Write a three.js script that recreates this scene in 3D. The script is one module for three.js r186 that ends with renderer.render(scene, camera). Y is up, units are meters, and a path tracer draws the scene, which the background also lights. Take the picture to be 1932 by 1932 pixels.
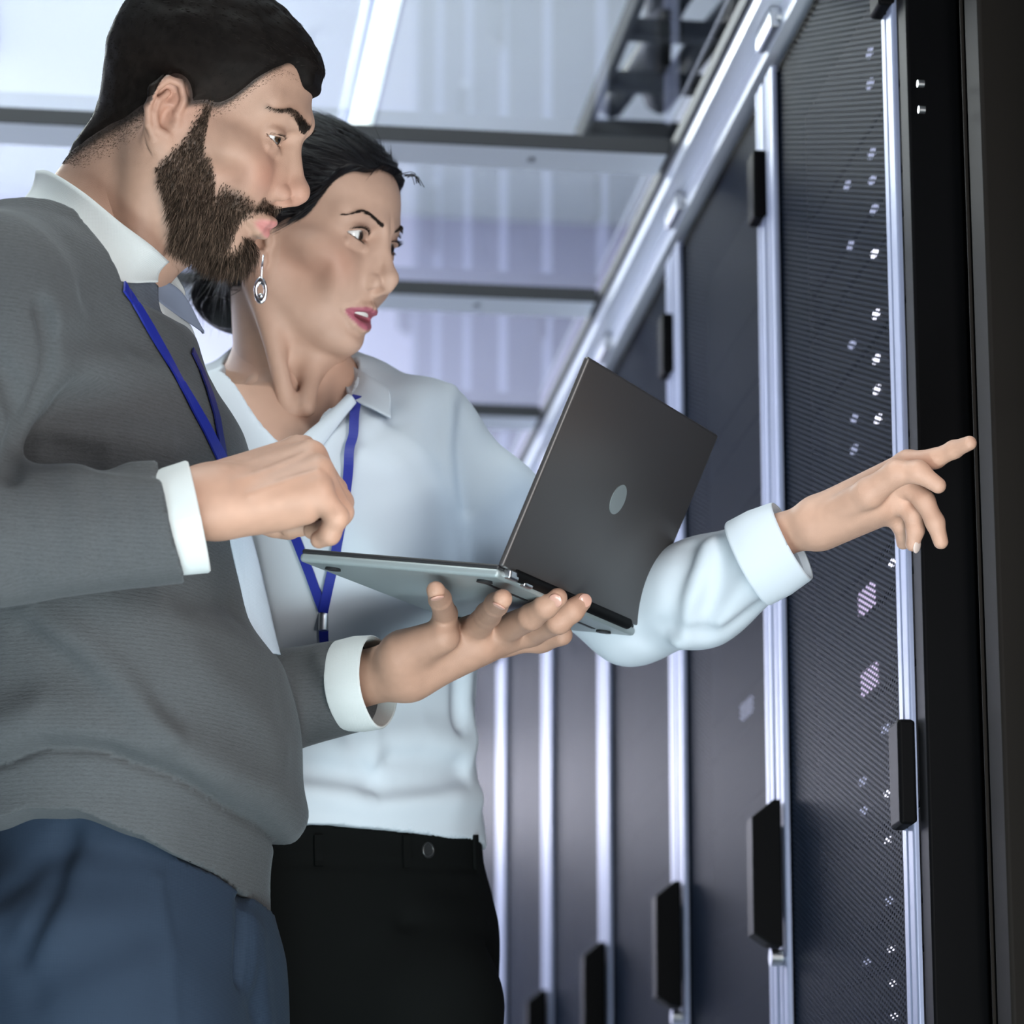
import * as THREE from 'three';
import { RoundedBoxGeometry } from 'three/addons/geometries/RoundedBoxGeometry.js';
import { mergeGeometries } from 'three/addons/utils/BufferGeometryUtils.js';
import { RectAreaLightUniformsLib } from 'three/addons/lights/RectAreaLightUniformsLib.js';

// ---------------------------------------------------------------- camera, light, exposure
const scene = new THREE.Scene();
const EYE = 0.62, FPX = 6298.2, PITCH = 0.2536, YAW = 0.1258, ROLL = 0.0032;   // crouching photographer, short telephoto tipped up
const camera = new THREE.PerspectiveCamera(2 * Math.atan(966 / FPX) * 180 / Math.PI, 1, 0.05, 60);
camera.position.set(0, EYE, 0);
camera.rotation.set(PITCH, -YAW, ROLL, 'YXZ');
camera.focus = 2.86; camera.userData.fStop = 6.8;
camera.updateMatrixWorld(true);
scene.background = new THREE.Color(0x05070a);
const renderer = new THREE.WebGLRenderer({ antialias: true });
renderer.toneMapping = THREE.LinearToneMapping;
renderer.toneMappingExposure = 1.0;
renderer.shadowMap.enabled = true;
RectAreaLightUniformsLib.init();

// lamps out of view, placed to light the pair, racks and hall: a glowing face with a light of its size just in front; fitting() builds the housing further down
const UNSEEN_LAMPS = [
  // name, label, position, look at, width, height, colour, light intensity, glow
  ['stand_work_light_unseen', 'unseen tall light on a black stand, placed to light the pair from the right', [0.585, 1.1, -1.7], [0.02, 1.38, -2.85], 0.12, 0.95, [1.0, 0.97, 0.94], 31, 6],  // out of view at the right, lights the faces and fronts
  ['floor_work_light_unseen', 'unseen black floor light aimed up to light the pair from below', [0.16, 0.28, -1.72], [0.06, 1.3, -2.85], 0.55, 0.4, [0.76, 0.96, 1.0], 15, 6],  // out of view below, placed to light the pair from underneath
  ['floor_work_light_unseen', 'unseen black floor light by the left rack row, lighting the man from below', [-0.5, 0.28, -1.6], [-0.1, 1.2, -2.7], 0.5, 0.4, [0.76, 0.95, 1.0], 9, 6],  // out of view on the left, lights the man from below
  ['unseen_aisle_strip_light', 'unseen thin light strip by the left roof rail, placed to light the right racks', [-0.86, 2.04, -5.6], [0.725, 1.75, -5.6], 3.8, 0.05, [0.8, 0.86, 1.0], 34, 6],  // out of view, brightens the right rack strips and rail
  ['unseen_aisle_end_light', 'unseen white light panel at the aisle end, placed to brighten the rack fronts', [-0.2, 2.02, -8.05], [0.3, 1.2, -3.0], 1.5, 0.26, [0.86, 0.86, 1.0], 13, 5],  // unseen behind the pair, placed for the highlights on the rack fronts
  ['unseen_hall_ceiling_light', 'unseen ceiling light panel on the left, placed to brighten the hall above the glass', [-0.9, 3.51, -6.6], [-0.9, 0, -6.6], 1.2, 1.2, [0.98, 1.0, 0.97], 38, 6],  // out of view, whitens the hall seen through the left panes
  ['unseen_hall_ceiling_light', 'unseen ceiling light panel nearer the viewer, placed to light the hall above the glass', [-0.5, 3.51, -2.6], [-0.5, 0, -2.6], 1.2, 1.2, [0.97, 1.0, 0.98], 16, 6],  // out of view, lights the near part of the hall from above
  ['unseen_hall_wall_light', 'unseen slim wall washer lamp placed to light the far hall wall', [-1.6, 3.42, -7.1], [-0.5, 2.6, -8.6], 1.3, 0.16, [0.95, 0.97, 1.0], 62, 6],  // out of view, placed to brighten the far hall wall
];
for (const [, , p, t, w, h, c, k] of UNSEEN_LAMPS) {
  const l = new THREE.RectAreaLight(new THREE.Color(...c), k, w, h);
  l.position.set(...p); l.lookAt(...t); scene.add(l);
}

// ---------------------------------------------------------------- helpers
const V3 = (x, y, z) => new THREE.Vector3(x, y, z);
const CM = camera.matrixWorld, CR = V3(0, 0, 0), CU = V3(0, 0, 0), CT = V3(0, 0, 0);
CM.extractBasis(CR, CU, CT);                                   // camera right, up, towards the viewer
const at = (px, py, d) => V3((px - 966) / FPX * d, (966 - py) / FPX * d, -d).applyMatrix4(CM);   // a pixel of the photograph at depth d
const onX = (px, py, X) => { const a = at(px, py, 1).sub(camera.position); return a.multiplyScalar(X / a.x).add(camera.position); };
const toPx = (v) => { const q = v.clone().applyMatrix4(camera.matrixWorldInverse); return [966 + FPX * q.x / -q.z, 966 - FPX * q.y / -q.z, -q.z]; };
let seed = 7;
const rnd = () => { seed = (seed * 1664525 + 1013904223) >>> 0; return seed / 4294967296; };
const used = {};
const numbered = (n) => { const k = used[n] = (used[n] ?? -1) + 1; return k ? n + '_' + String(k).padStart(3, '0') : n; };
function shade(o) { o.traverse((c) => { if (c.isMesh) { c.castShadow = true; c.receiveShadow = true; } }); return o; }
function tag(o, label, category, group) { o.userData.label = label; o.userData.category = category; if (group) o.userData.group = group; return o; }
function thing(name, label, category, pos = [0, 0, 0], group) {
  const o = new THREE.Group(); o.name = numbered(name); o.position.set(...pos); scene.add(o);
  return tag(o, label, category, group);
}
const geo = (g) => Array.isArray(g) ? (g.length > 1 ? mergeGeometries(g.map((a) => { const b = a.index ? a.toNonIndexed() : a.clone(); for (const k of Object.keys(b.attributes)) if (!['position', 'normal', 'uv'].includes(k)) b.deleteAttribute(k); return b; })) : g[0]) : g;
function part(name, g, m, parent) { const o = new THREE.Mesh(geo(g), m); o.name = name; o.castShadow = o.receiveShadow = true; parent.add(o); return o; }
function struct(name, g, m) { const o = part(name, g, m, scene); o.userData.kind = 'structure'; return o; }
const box = (x0, x1, y0, y1, z0, z1) => new THREE.BoxGeometry(x1 - x0, y1 - y0, z1 - z0).translate((x0 + x1) / 2, (y0 + y1) / 2, (z0 + z1) / 2);
const rbox = (x0, x1, y0, y1, z0, z1, r = 0.004) => new RoundedBoxGeometry(x1 - x0, y1 - y0, z1 - z0, 2, r).translate((x0 + x1) / 2, (y0 + y1) / 2, (z0 + z1) / 2);
function boxUV(g, s = 1) {                                     // uv in metres by the facing of each face
  g = g.index ? g.toNonIndexed() : g; const p = g.attributes.position, n = g.attributes.normal, uv = new Float32Array(p.count * 2);
  for (let i = 0; i < p.count; i += 3) {
    let a = 0, b = 0, c = 0;
    for (let k = 0; k < 3; k++) { a += n.getX(i + k); b += n.getY(i + k); c += n.getZ(i + k); }
    a = Math.abs(a); b = Math.abs(b); c = Math.abs(c);
    for (let k = i; k < i + 3; k++) {
      const x = p.getX(k), y = p.getY(k), z = p.getZ(k);
      uv[k * 2] = (a > b && a > c ? z : x) * s; uv[k * 2 + 1] = (b >= a && b >= c ? z : y) * s;
    }
  }
  g.setAttribute('uv', new THREE.BufferAttribute(uv, 2)); return g;
}
function tube(points, r, seg = 24, rad = 8, closed = false) { return new THREE.TubeGeometry(new THREE.CatmullRomCurve3(points, closed), seg, r, rad, closed); }
const std = (o) => new THREE.MeshStandardMaterial(o);
const phys = (o) => new THREE.MeshPhysicalMaterial(o);
const lin = (r, g, b) => new THREE.Color().setRGB(r, g, b);
function noiseTex(n, f, srgb = false) {                        // f(u, v, random) -> value or [r, g, b]
  const d = new Uint8Array(n * n * 4);
  for (let y = 0; y < n; y++) for (let x = 0; x < n; x++) {
    const c = f(x / n, y / n, x, y), q = Array.isArray(c) ? c : [c, c, c];
    for (let k = 0; k < 3; k++) d[(y * n + x) * 4 + k] = Math.max(0, Math.min(255, q[k] * 255));
    d[(y * n + x) * 4 + 3] = 255;
  }
  const t = new THREE.DataTexture(d, n, n); t.wrapS = t.wrapT = THREE.RepeatWrapping; t.magFilter = THREE.LinearFilter; t.minFilter = THREE.LinearFilter;
  if (srgb) t.colorSpace = THREE.SRGBColorSpace; t.needsUpdate = true; return t;
}
// smooth value noise in space, used for the cloth and skin relief
const hash3 = (x, y, z) => { let h = (Math.imul(x, 374761393) + Math.imul(y, 668265263) + Math.imul(z, 1274126177)) | 0; h = Math.imul(h ^ (h >>> 13), 1274126177); return ((h ^ (h >>> 16)) >>> 0) / 4294967296; };
function vnoise(x, y, z) {
  const ix = Math.floor(x), iy = Math.floor(y), iz = Math.floor(z), s = (t) => t * t * (3 - 2 * t), u = s(x - ix), v = s(y - iy), w = s(z - iz);
  const l = (a, b, t) => a + (b - a) * t;
  return l(l(l(hash3(ix, iy, iz), hash3(ix + 1, iy, iz), u), l(hash3(ix, iy + 1, iz), hash3(ix + 1, iy + 1, iz), u), v),
    l(l(hash3(ix, iy, iz + 1), hash3(ix + 1, iy, iz + 1), u), l(hash3(ix, iy + 1, iz + 1), hash3(ix + 1, iy + 1, iz + 1), u), v), w) * 2 - 1;
}

// ---------------------------------------------------------------- the setting
const M = {
  floor: std({ color: lin(0.5, 0.52, 0.56), roughness: 0.5 }),
  wall: std({ color: lin(0.5, 0.5, 0.66), roughness: 0.8 }),
  hallCeiling: std({ color: lin(0.74, 0.79, 0.8), roughness: 0.9 }),
  black: phys({ color: lin(0.004, 0.004, 0.0045), roughness: 0.6, specularIntensity: 0.1 }),
  blackGloss: phys({ color: lin(0.003, 0.003, 0.0035), roughness: 0.5, specularIntensity: 0.08 }),
  dark: phys({ color: lin(0.006, 0.0065, 0.008), roughness: 0.7, specularIntensity: 0.3 }),
  duct: phys({ color: lin(0.011, 0.0095, 0.0085), roughness: 0.6, specularIntensity: 0.1 }),
  alu: std({ color: lin(0.235, 0.265, 0.385), roughness: 0.42, metalness: 0.3 }),
  beam: std({ color: lin(0.8, 0.86, 0.94), roughness: 0.45 }),
  rail: std({ color: lin(0.74, 0.78, 0.88), roughness: 0.35, metalness: 0.15 }),
  gasket: std({ color: lin(0.025, 0.028, 0.034), roughness: 0.6 }),
  steel: std({ color: lin(0.6, 0.62, 0.64), roughness: 0.3, metalness: 1 }),
  glass: phys({ color: lin(0.9, 0.95, 0.95), roughness: 0.02, transmission: 1, thickness: 0, ior: 3.5 }),
  cable: std({ color: lin(0.02, 0.025, 0.032), roughness: 0.5 }),
  tray: std({ color: lin(0.02, 0.025, 0.033), roughness: 0.8 }),
  paper: std({ color: lin(0.75, 0.72, 0.85), roughness: 0.6 }),
};
const RX = 0.725, PITCHZ = 0.6, D0 = 2.8566, RT = EYE + 1.435, CEIL = EYE + 1.503, LX = -0.95, END = -8.2;
const seam = (k) => -(D0 + PITCHZ * k);                        // z of the seam at the near edge of rack k
struct('floor', [box(-3.2, 3.4, -0.12, 0, END - 0.3, 3.2)], M.floor);
struct('ceiling', [box(-3.2, 3.4, 3.55, 3.65, END - 0.3, 3.2)], M.hallCeiling);
struct('wall_far', [box(-3.2, 3.4, 0, 3.55, END - 0.3, END)], M.wall);
struct('wall_left', [box(-3.3, -3.2, 0, 3.55, END, 3.2)], M.wall);
struct('wall_right', [box(3.4, 3.5, 0, 3.55, END, 3.2)], M.wall);
struct('wall_back', [box(-3.2, 3.4, 0, 3.55, 3.2, 3.3)], M.wall);

// perforated door sheet: short staggered slots, two rows per tile
const holes = (() => {
  const n = 64, t = noiseTex(n, (u, v) => {
    let in_ = 0; for (const [a, b] of [[0, 0], [1, 0], [0, 1], [1, 1], [0.5, 0.5]]) { const x = Math.max(0, Math.abs(u - a) - 0.1), y = (v - b) * 0.45; if (Math.hypot(x, y) < 0.12) in_ = 1; }
    return in_ ? 0 : 1;
  }); return t;
})();
holes.repeat.set(1 / 0.0155, 1 / 0.0058);
M.perf = phys({ color: lin(0.0105, 0.0155, 0.028), roughness: 0.45, specularIntensity: 0.018, specularColor: new THREE.Color(0.7, 0.8, 1), alphaMap: holes, alphaTest: 0.5 });
M.led = std({ color: lin(0.3, 0.32, 0.36), emissive: lin(0.85, 0.85, 1), emissiveIntensity: 3 });
M.ledDim = std({ color: lin(0.2, 0.2, 0.25), emissive: lin(0.5, 0.55, 0.8), emissiveIntensity: 1.2 });
M.display = std({ color: lin(0.3, 0.3, 0.4), emissive: lin(0.6, 0.5, 0.75), emissiveIntensity: 1.8 });

// one door edge strip: a shallow rounded aluminium extrusion with a groove
function stripGeo(z0, z1, y0, y1) {
  const w = z1 - z0, s = new THREE.Shape();
  s.moveTo(0, 0); s.lineTo(w, 0); s.lineTo(w, 0.003); s.quadraticCurveTo(w, 0.005, w - 0.004, 0.0052); s.lineTo(w * 0.6, 0.0055); s.lineTo(w * 0.57, 0.0045); s.lineTo(w * 0.43, 0.0045); s.lineTo(w * 0.4, 0.0055);
  s.lineTo(0.004, 0.0052); s.quadraticCurveTo(0, 0.005, 0, 0.003); s.closePath();
  const g = new THREE.ExtrudeGeometry(s, { depth: y1 - y0, bevelEnabled: false, curveSegments: 4 });
  g.rotateX(-Math.PI / 2); g.rotateY(Math.PI / 2);
  g.computeBoundingBox(); const b = g.boundingBox;
  return g.translate(0.001 - b.max.x, y0 - b.min.y, z0 - b.min.z);
}
const DT = RT - 0.02;                                          // door top
function buildRack(k, label, side = 1, near = false) {
  // local frame: x into the rack, z along the aisle, origin on the floor at the near front corner
  const r = thing('server_rack', label, 'server rack', [RX, 0, seam(k)]);
  const w = PITCHZ;
  part('cabinet', [box(0.008, 1.0, 0.02, RT - 0.01, -0.006, -0.001), box(0.008, 1.0, 0.02, RT - 0.01, -w + 0.001, -w + 0.006), box(0.02, 1.0, RT - 0.03, RT, -w + 0.001, -0.001),
    box(0.02, 1.0, 0.0, 0.06, -w + 0.001, -0.001), box(0.98, 1.0, 0.06, RT - 0.03, -w + 0.006, -0.006)], M.black, r);
  return r;
}
function buildDoor(r, k) {
  const w = PITCHZ, e = 0.0055, sw = 0.042;
  const d = part('door', boxUV(box(0.004, 0.006, 0.08, DT, -w + e + sw, -e - sw)), M.perf, r);
  part('edge_strip', stripGeo(-e - sw, -e, 0.08, DT), M.alu, d);
  part('edge_strip', stripGeo(-w + e, -w + e + sw, 0.08, DT), M.alu, d);
  part('cross_rail', [box(0.004, 0.02, DT - 0.012, DT, -w + e + sw, -e - sw)], M.black, d); part('cross_rail', [box(0.004, 0.02, 0.08, 0.11, -w + e + sw, -e - sw)], M.black, d);
  // black hinges on the near edge, a swing handle on the far edge
  for (const [y0, y1] of [[EYE + 1.255, EYE + 1.335], [EYE + 0.475, EYE + 0.57], [0.3, 0.38]]) part('hinge', rbox(-0.016, 0.001, y0, y1, -e - sw * 0.92, -e + 0.001, 0.004), M.blackGloss, d);
  const hs = new THREE.Shape(); const y1 = EYE + 0.587, y0 = y1 - 0.15;
  hs.moveTo(0, y0); hs.lineTo(-0.012, y0 + 0.002); hs.lineTo(-0.027, y0 + 0.012); hs.lineTo(-0.027, y1 - 0.018); hs.lineTo(-0.005, y1); hs.lineTo(0, y1); hs.closePath();
  const hg = new THREE.ExtrudeGeometry(hs, { depth: 0.03, bevelEnabled: true, bevelSize: 0.002, bevelThickness: 0.002, bevelSegments: 2 }).translate(-0.010, 0, -w + e + 0.010);
  part('handle', hg, M.blackGloss, d);
  part('handle_lock', new THREE.CylinderGeometry(0.009, 0.009, 0.012, 16).rotateZ(Math.PI / 2).translate(-0.012, y0 - 0.012, -w + e + 0.022), M.steel, d);
  return d;
}
function buildServers(r, spots) {                              // rack units behind the door, each with its lights
  const w = PITCHZ, units = [];
  let y = 0.2, i = 0;
  while (y < RT - 0.2) {
    const h = [0.0889, 0.0445, 0.0889, 0.1333][i++ % 4];
    const s = part('server', [rbox(0.032, 0.7, y + 0.002, y + h - 0.002, -w + 0.05, -0.05, 0.003)], M.dark, r);
    units.push([y, y + h, s]); y += h;
  }
  for (const [p, m, sy, sz] of spots) {
    const l = p.clone().sub(r.position); if (l.z > -0.055 || l.z < -w + 0.055) continue; const u = units.find((a) => l.y >= a[0] && l.y < a[1]); if (!u || l.z > -0.055 || l.z < -w + 0.055) continue;
    part('indicator_light', box(0.0285, 0.033, l.y - sy, l.y + sy, l.z - sz, l.z + sz), m, u[2]);
  }
}
const px80 = (px, py, X = RX + 0.03) => onX(px, py, X);
const nearSpots = [
  ...[[1640, 100], [1641, 158], [1644, 290], [1645, 340], [1648, 395]].map((q) => [px80(...q), M.ledDim, 0.003, 0.009]),
  ...[[1649, 478], [1652, 593], [1653, 678], [1654, 735], [1656, 790]].map((q) => [px80(...q), M.led, 0.0028, 0.008]),
  ...[[1683, 1062], [1674, 1497], [1675, 1585], [1681, 1790], [1683, 1855], [1687, 1918]].map((q) => [px80(...q), M.led, 0.0024, 0.007]),
  ...[[1670, 1375], [1678, 1700], [1598, 350], [1604, 463], [1607, 650], [1611, 790], [1611, 848], [1627, 1475], [1629, 1530], [1635, 1815]].map((q) => [px80(...q), M.ledDim, 0.003, 0.009]),
  ...[[1635, 1130], [1640, 1282]].map((q) => [px80(...q), M.display, 0.011, 0.03]),
];
const rackWords = ['closest rack with a whole mesh door, dots of light behind the mesh', 'second rack with a mesh door, black handle beside the first rack', 'third mesh door rack, seen right of the laptop lid', 'fourth mesh door rack along the row, partly behind the laptop', 'fifth mesh door rack along the row, below the hand with the laptop', 'sixth mesh door rack, touching the outline of the woman', 'seventh mesh door rack, mostly behind the woman', 'eighth mesh door rack, hidden behind the pair but mirrored in the glass'];
for (let k = 0; k < 8; k++) {
  const kk = k - 0, r = buildRack(kk, rackWords[k]);
  buildDoor(r, kk);
  buildServers(r, k === 0 ? nearSpots : k === 1 ? [[px80(1408, 1337), M.ledDim, 0.009, 0.03]] : []);
}
// the open rack nearest the viewer: bare black frame without a door
const openRack = buildRack(-1, 'black open rack without a door at the right edge, being pointed at');
{
  const r = openRack, w = PITCHZ;
  const post = (z, x = 0.0, wd = 0.032, dp = 0.05) => rbox(x, x + dp, 0.06, RT - 0.03, z, z + wd, 0.003);
  part('frame_post', [post(-w + 0.002), post(-0.036)], M.blackGloss, r);
  part('frame_rail', [box(0, 0.05, RT - 0.07, RT - 0.03, -w + 0.03, -0.03), box(0, 0.05, 0.06, 0.1, -w + 0.03, -0.03)], M.blackGloss, r);
  part('mounting_rail', [post(-w + 0.075, 0.06, 0.028, 0.02)], M.black, r);
  part('mounting_rail', [post(-0.1, 0.06, 0.028, 0.02)], M.black, r);
  part('cable_duct', [rbox(0.03, 0.09, 0.1, RT - 0.1, -w + 0.125, -w + 0.172, 0.004), rbox(0.028, 0.031, 0.1, RT - 0.1, -w + 0.118, -w + 0.121, 0.001)], M.duct, r);
  for (const q of [[1737, 158], [1739, 207]]) {
    const p = onX(q[0], q[1], RX - 0.002).sub(r.position);
    part('screw', new THREE.CylinderGeometry(0.0035, 0.0035, 0.006, 12).rotateZ(Math.PI / 2).translate(p.x, p.y, p.z), M.steel, r);
  }
  buildServersOpen(r);
  function buildServersOpen(r) { let y = 0.25; for (let i = 0; y < RT - 0.3; i++) { const h = [0.0889, 0.1333][i % 2]; part('server', [rbox(0.16, 0.8, y + 0.002, y + h - 0.002, -w + 0.1, -0.08, 0.003)], M.dark, r); y += h; } }
}
// two more racks of the right row beside the viewer, and the left row
for (let k = -2; k > -6; k--) { const r = buildRack(k, ['mesh door rack on the right beside the camera, next to the open rack', 'mesh door rack on the right just behind the camera', 'mesh door rack on the right, second behind the camera', 'mesh door rack on the right, last behind the camera'][-k - 2]); buildDoor(r, k); }

// rail along the rack tops that carries the aisle roof
{
  const t = thing('roof_rail', 'pale aluminium rail along the tops of the right rack row', 'rail', [RX, RT, 0]);
  part('rail_profile', [box(-0.004, 0.05, 0.001, 0.066, END + 0.01, 0.9), box(-0.028, -0.004, 0.030, 0.036, END + 0.01, 0.9), box(-0.028, -0.022, 0.036, 0.066, END + 0.01, 0.9)], M.rail, t);
  part('rail_seal', [box(-0.034, -0.0285, 0.05, 0.067, END + 0.01, 0.9)], M.gasket, t);
  for (let k = 0; k < 12; k++) { const z = seam(k - 3) + 0.1; part('rail_screw', new THREE.CylinderGeometry(0.006, 0.006, 0.006, 12).rotateZ(Math.PI / 2).translate(-0.006, 0.016, z), M.steel, t); }
  for (let k = 0; k < 9; k++) part('rail_bracket', rbox(-0.016, -0.004, 0.004, 0.028, seam(k) + 0.02, seam(k) + 0.1, 0.003), M.steel, t);
  const l = thing('roof_rail', 'pale aluminium rail along the tops of the left rack row', 'rail', [LX, RT, 0]);
  part('rail_profile', [box(-0.05, 0.004, 0.001, 0.066, END + 0.01, 0.9)], M.alu, l);
}
// glass roof panes between cross beams, one of each per rack
const beamWords = { 1: 'nearest cross beam of the glass roof, just above the woman', 2: 'second cross beam of the glass roof, level with the nose of the woman', 3: 'third cross beam of the glass roof, above the shoulder of the woman', 4: 'fourth cross beam of the glass roof, behind the laptop' };
for (let k = -4; k < 8; k++) {
  const z = seam(k) + 0.165;
  const b = thing('roof_beam', beamWords[k + 0] ?? `cross beam of the glass roof ${k < 1 ? 'above or behind the camera' : 'at the far end of the aisle'}`, 'beam', [0, CEIL, z], beamWords[k] ? undefined : k < 1 ? 'roof beams over the camera' : 'far roof beams');
  part('beam_profile', [rbox(LX + 0.006, RX - 0.036, -0.014, 0.0035, -0.082, -0.002, 0.003)], M.beam, b);
  part('seal', [box(LX + 0.006, RX - 0.036, -0.0155, 0.0035, -0.0015, 0.004)], M.gasket, b);
  for (const x of [-0.3, -0.02, 0.25, 0.52]) part('screw', new THREE.CylinderGeometry(0.005, 0.006, 0.004, 12).translate(x, -0.0155, -0.04), M.steel, b);
  const p = thing('roof_pane', k > 0 && k < 4 ? ['', 'glass roof pane right behind the nearest cross beam', 'glass roof pane behind the second cross beam', 'glass roof pane behind the third cross beam'][k] : k === 0 ? 'glass roof pane nearest the viewer, a cable tray seen through it' : `glass roof pane ${k < 0 ? 'above or behind the camera' : 'at the far end of the aisle'}`, 'glass pane', [0, CEIL + 0.004, z], k >= 0 && k < 4 ? undefined : k < 0 ? 'roof panes over the camera' : 'far roof panes');
  part('pane', new THREE.PlaneGeometry(RX - LX - 0.08, 0.515).rotateX(-Math.PI / 2).translate((RX + LX) / 2, 0, -0.085 - 0.2575), M.glass, p);
}
// the left rack row, out of the frame
for (let k = 0; k < 7; k++) {
  const r = thing('server_rack', ['mesh door rack of the left row nearest the viewer', 'second mesh door rack of the left row from the viewer', 'third mesh door rack of the left row, beside the man', 'fourth mesh door rack of the left row, just past the man', 'fifth mesh door rack of the left row, past the woman', 'sixth mesh door rack of the left row, far down the aisle', 'last mesh door rack of the left row, near the unseen end light'][k], 'server rack', [LX, 0, seam(k * 1 - 2)]);
  part('cabinet', [box(-1.0, -0.02, 0, RT, -PITCHZ + 0.002, -0.002)], M.black, r);
  const d = part('door', boxUV(box(-0.006, -0.004, 0.08, DT, -PITCHZ + 0.045, -0.045)), M.perf, r);
  part('edge_strip', [box(-0.01, 0.008, 0.08, DT, -0.044, -0.003)], M.alu, d); part('edge_strip', [box(-0.01, 0.008, 0.08, DT, -PITCHZ + 0.003, -PITCHZ + 0.044)], M.alu, d);
}

// the unseen lamps: housings and glowing faces
for (const [name, label, p, t, w, h, c, , glow] of UNSEEN_LAMPS) {
  const o = thing(name, label, 'lamp', p); o.lookAt(...t);
  part('housing', rbox(-w / 2 - 0.02, w / 2 + 0.02, -h / 2 - 0.02, h / 2 + 0.02, -0.065, -0.008, 0.008), !name.includes('work') ? M.alu : M.black, o);
  part('glowing_face', box(-w / 2, w / 2, -h / 2, h / 2, -0.009, -0.004), std({ color: lin(0.8, 0.8, 0.8), emissive: lin(...c), emissiveIntensity: glow }), o);
  if (name.startsWith('stand')) { o.updateMatrixWorld(true); const q = (x, y, z) => o.worldToLocal(V3(x, y, z)), c = V3(p[0] - 0.07, 0, p[2] + 0.09); part('pole', tube([q(c.x, 0.02, c.z), q(c.x, 0.6, c.z), q(c.x, p[1], p[2] + 0.05)], 0.014, 12), M.black, o); for (let k = 0; k < 3; k++) part('foot', tube([q(c.x, 0.1, c.z), q(c.x + 0.08 * Math.sin(k * 2.09), 0.012, c.z + 0.08 * Math.cos(k * 2.09))], 0.01, 6), M.black, o); }
  if (name.startsWith('floor')) { part('stand', [tube([V3(-w / 2, -0.1, -0.04), V3(-w / 2, -0.26, -0.02)], 0.012, 4), tube([V3(w / 2, -0.1, -0.04), V3(w / 2, -0.26, -0.02)], 0.012, 4)], M.black, o); }
}
// the tube lamp above the glass, running along the aisle
{
  const t = thing('tube_lamp', 'long white tube lamp shining through the glass roof', 'lamp', [0.425, 2.75, 0]);
  part('tube', new THREE.CylinderGeometry(0.018, 0.018, 5.4, 20).rotateX(Math.PI / 2).translate(0, 0, -5.0), std({ color: lin(0.9, 0.9, 0.9), emissive: lin(0.9, 1, 0.98), emissiveIntensity: 2.2 }), t);
  part('batten', rbox(-0.03, 0.03, 0.022, 0.06, -7.7, -2.3, 0.004), M.alu, t);
  for (const z of [-3, -5, -7]) part('hanger', new THREE.CylinderGeometry(0.004, 0.004, 0.74, 6).translate(0, 0.43, z), M.steel, t);
  const l = new THREE.RectAreaLight(lin(0.9, 1, 0.98), 6, 0.036, 5.4); l.position.set(0.425, 2.728, -5.0); l.lookAt(0.425, 0, -5.0); scene.add(l);
}
// cable tray with drooping cables above the glass on the right
{
  const x0 = 0.69, x1 = 0.88, y = 2.4, z0 = -4.62, z1 = -2.1;
  const t = thing('cable_tray', 'dark cable ladder above the glass roof by the rack tops', 'cable tray', [0, y, 0]);
  part('side_rail', rbox(x0 - 0.012, x0, -0.015, 0.022, z0, z1, 0.003), M.tray, t);
  part('side_rail', rbox(x1, x1 + 0.012, -0.015, 0.05, z0, z1, 0.003), M.tray, t);
  for (let z = z0 + 0.02; z < z1; z += 0.19) part('rung', rbox(x0, x1, -0.006, 0.02, z, z + 0.03, 0.004), M.tray, t);
  for (let z = -4.4; z < z1; z += 1.1) part('hanger_rod', new THREE.CylinderGeometry(0.006, 0.006, 1.09, 8).translate(x1 + 0.006, 0.6, z), M.steel, t);
  part('end_bracket', rbox(x0 - 0.012, x1 + 0.012, -0.015, 0.022, z0 - 0.008, z0, 0.002), M.tray, t);
  const spans = [[0.725, 0.02, 0.02], [0.775, 0.016, 0.024], [0.825, 0.022, 0.021], [0.855, 0.012, 0.016], [0.79, 0.075, 0.019]];
  spans.forEach(([cx, lift, r], i) => {
    const pts = []; for (let z = z0 + 0.04, j = 0; z <= z1 - 0.02; z += 0.2, j++) pts.push(V3(cx + 0.028 * Math.sin(j * 1.5 + i * 2.3), y + 0.022 + r + (i === 4 ? 0.05 : 0) + lift * Math.abs(Math.sin(j * 1.1 + i * 1.3)), z));
    tag(part(numbered('cable'), tube(pts, r, 90, 8), M.cable, scene), ['thick black cable at the aisle side of the cable tray', 'thickest black cable in the middle of the cable tray', 'black cable third from the aisle in the tray', 'thin black cable at the hall side of the tray', 'loosely looping black cable on top of the tray'][i], 'cable');
  });
}

// ---------------------------------------------------------------- distance fields for bodies and clothes
const { sqrt, abs, min, max, hypot, sin, cos, exp, PI } = Math;
const smin = (a, b, k) => { const h = max(k - abs(a - b), 0) / k; return min(a, b) - h * h * k * 0.25; };
const smax = (a, b, k) => -smin(-a, -b, k);
const clamp01 = (t) => t < 0 ? 0 : t > 1 ? 1 : t;
const sstep = (a, b, t) => { t = clamp01((t - a) / (b - a)); return t * t * (3 - 2 * t); };
const lerp = (a, b, t) => a + (b - a) * t;
const sph = (cx, cy, cz, r) => (x, y, z) => hypot(x - cx, y - cy, z - cz) - r;
const ell = (cx, cy, cz, rx, ry, rz) => (x, y, z) => {
  const a = (x - cx) / rx, b = (y - cy) / ry, c = (z - cz) / rz, k0 = sqrt(a * a + b * b + c * c), a1 = a / rx, b1 = b / ry, c1 = c / rz, k1 = sqrt(a1 * a1 + b1 * b1 + c1 * c1);
  return k1 < 1e-9 ? -min(rx, ry, rz) : k0 * (k0 - 1) / k1;
};
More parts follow.
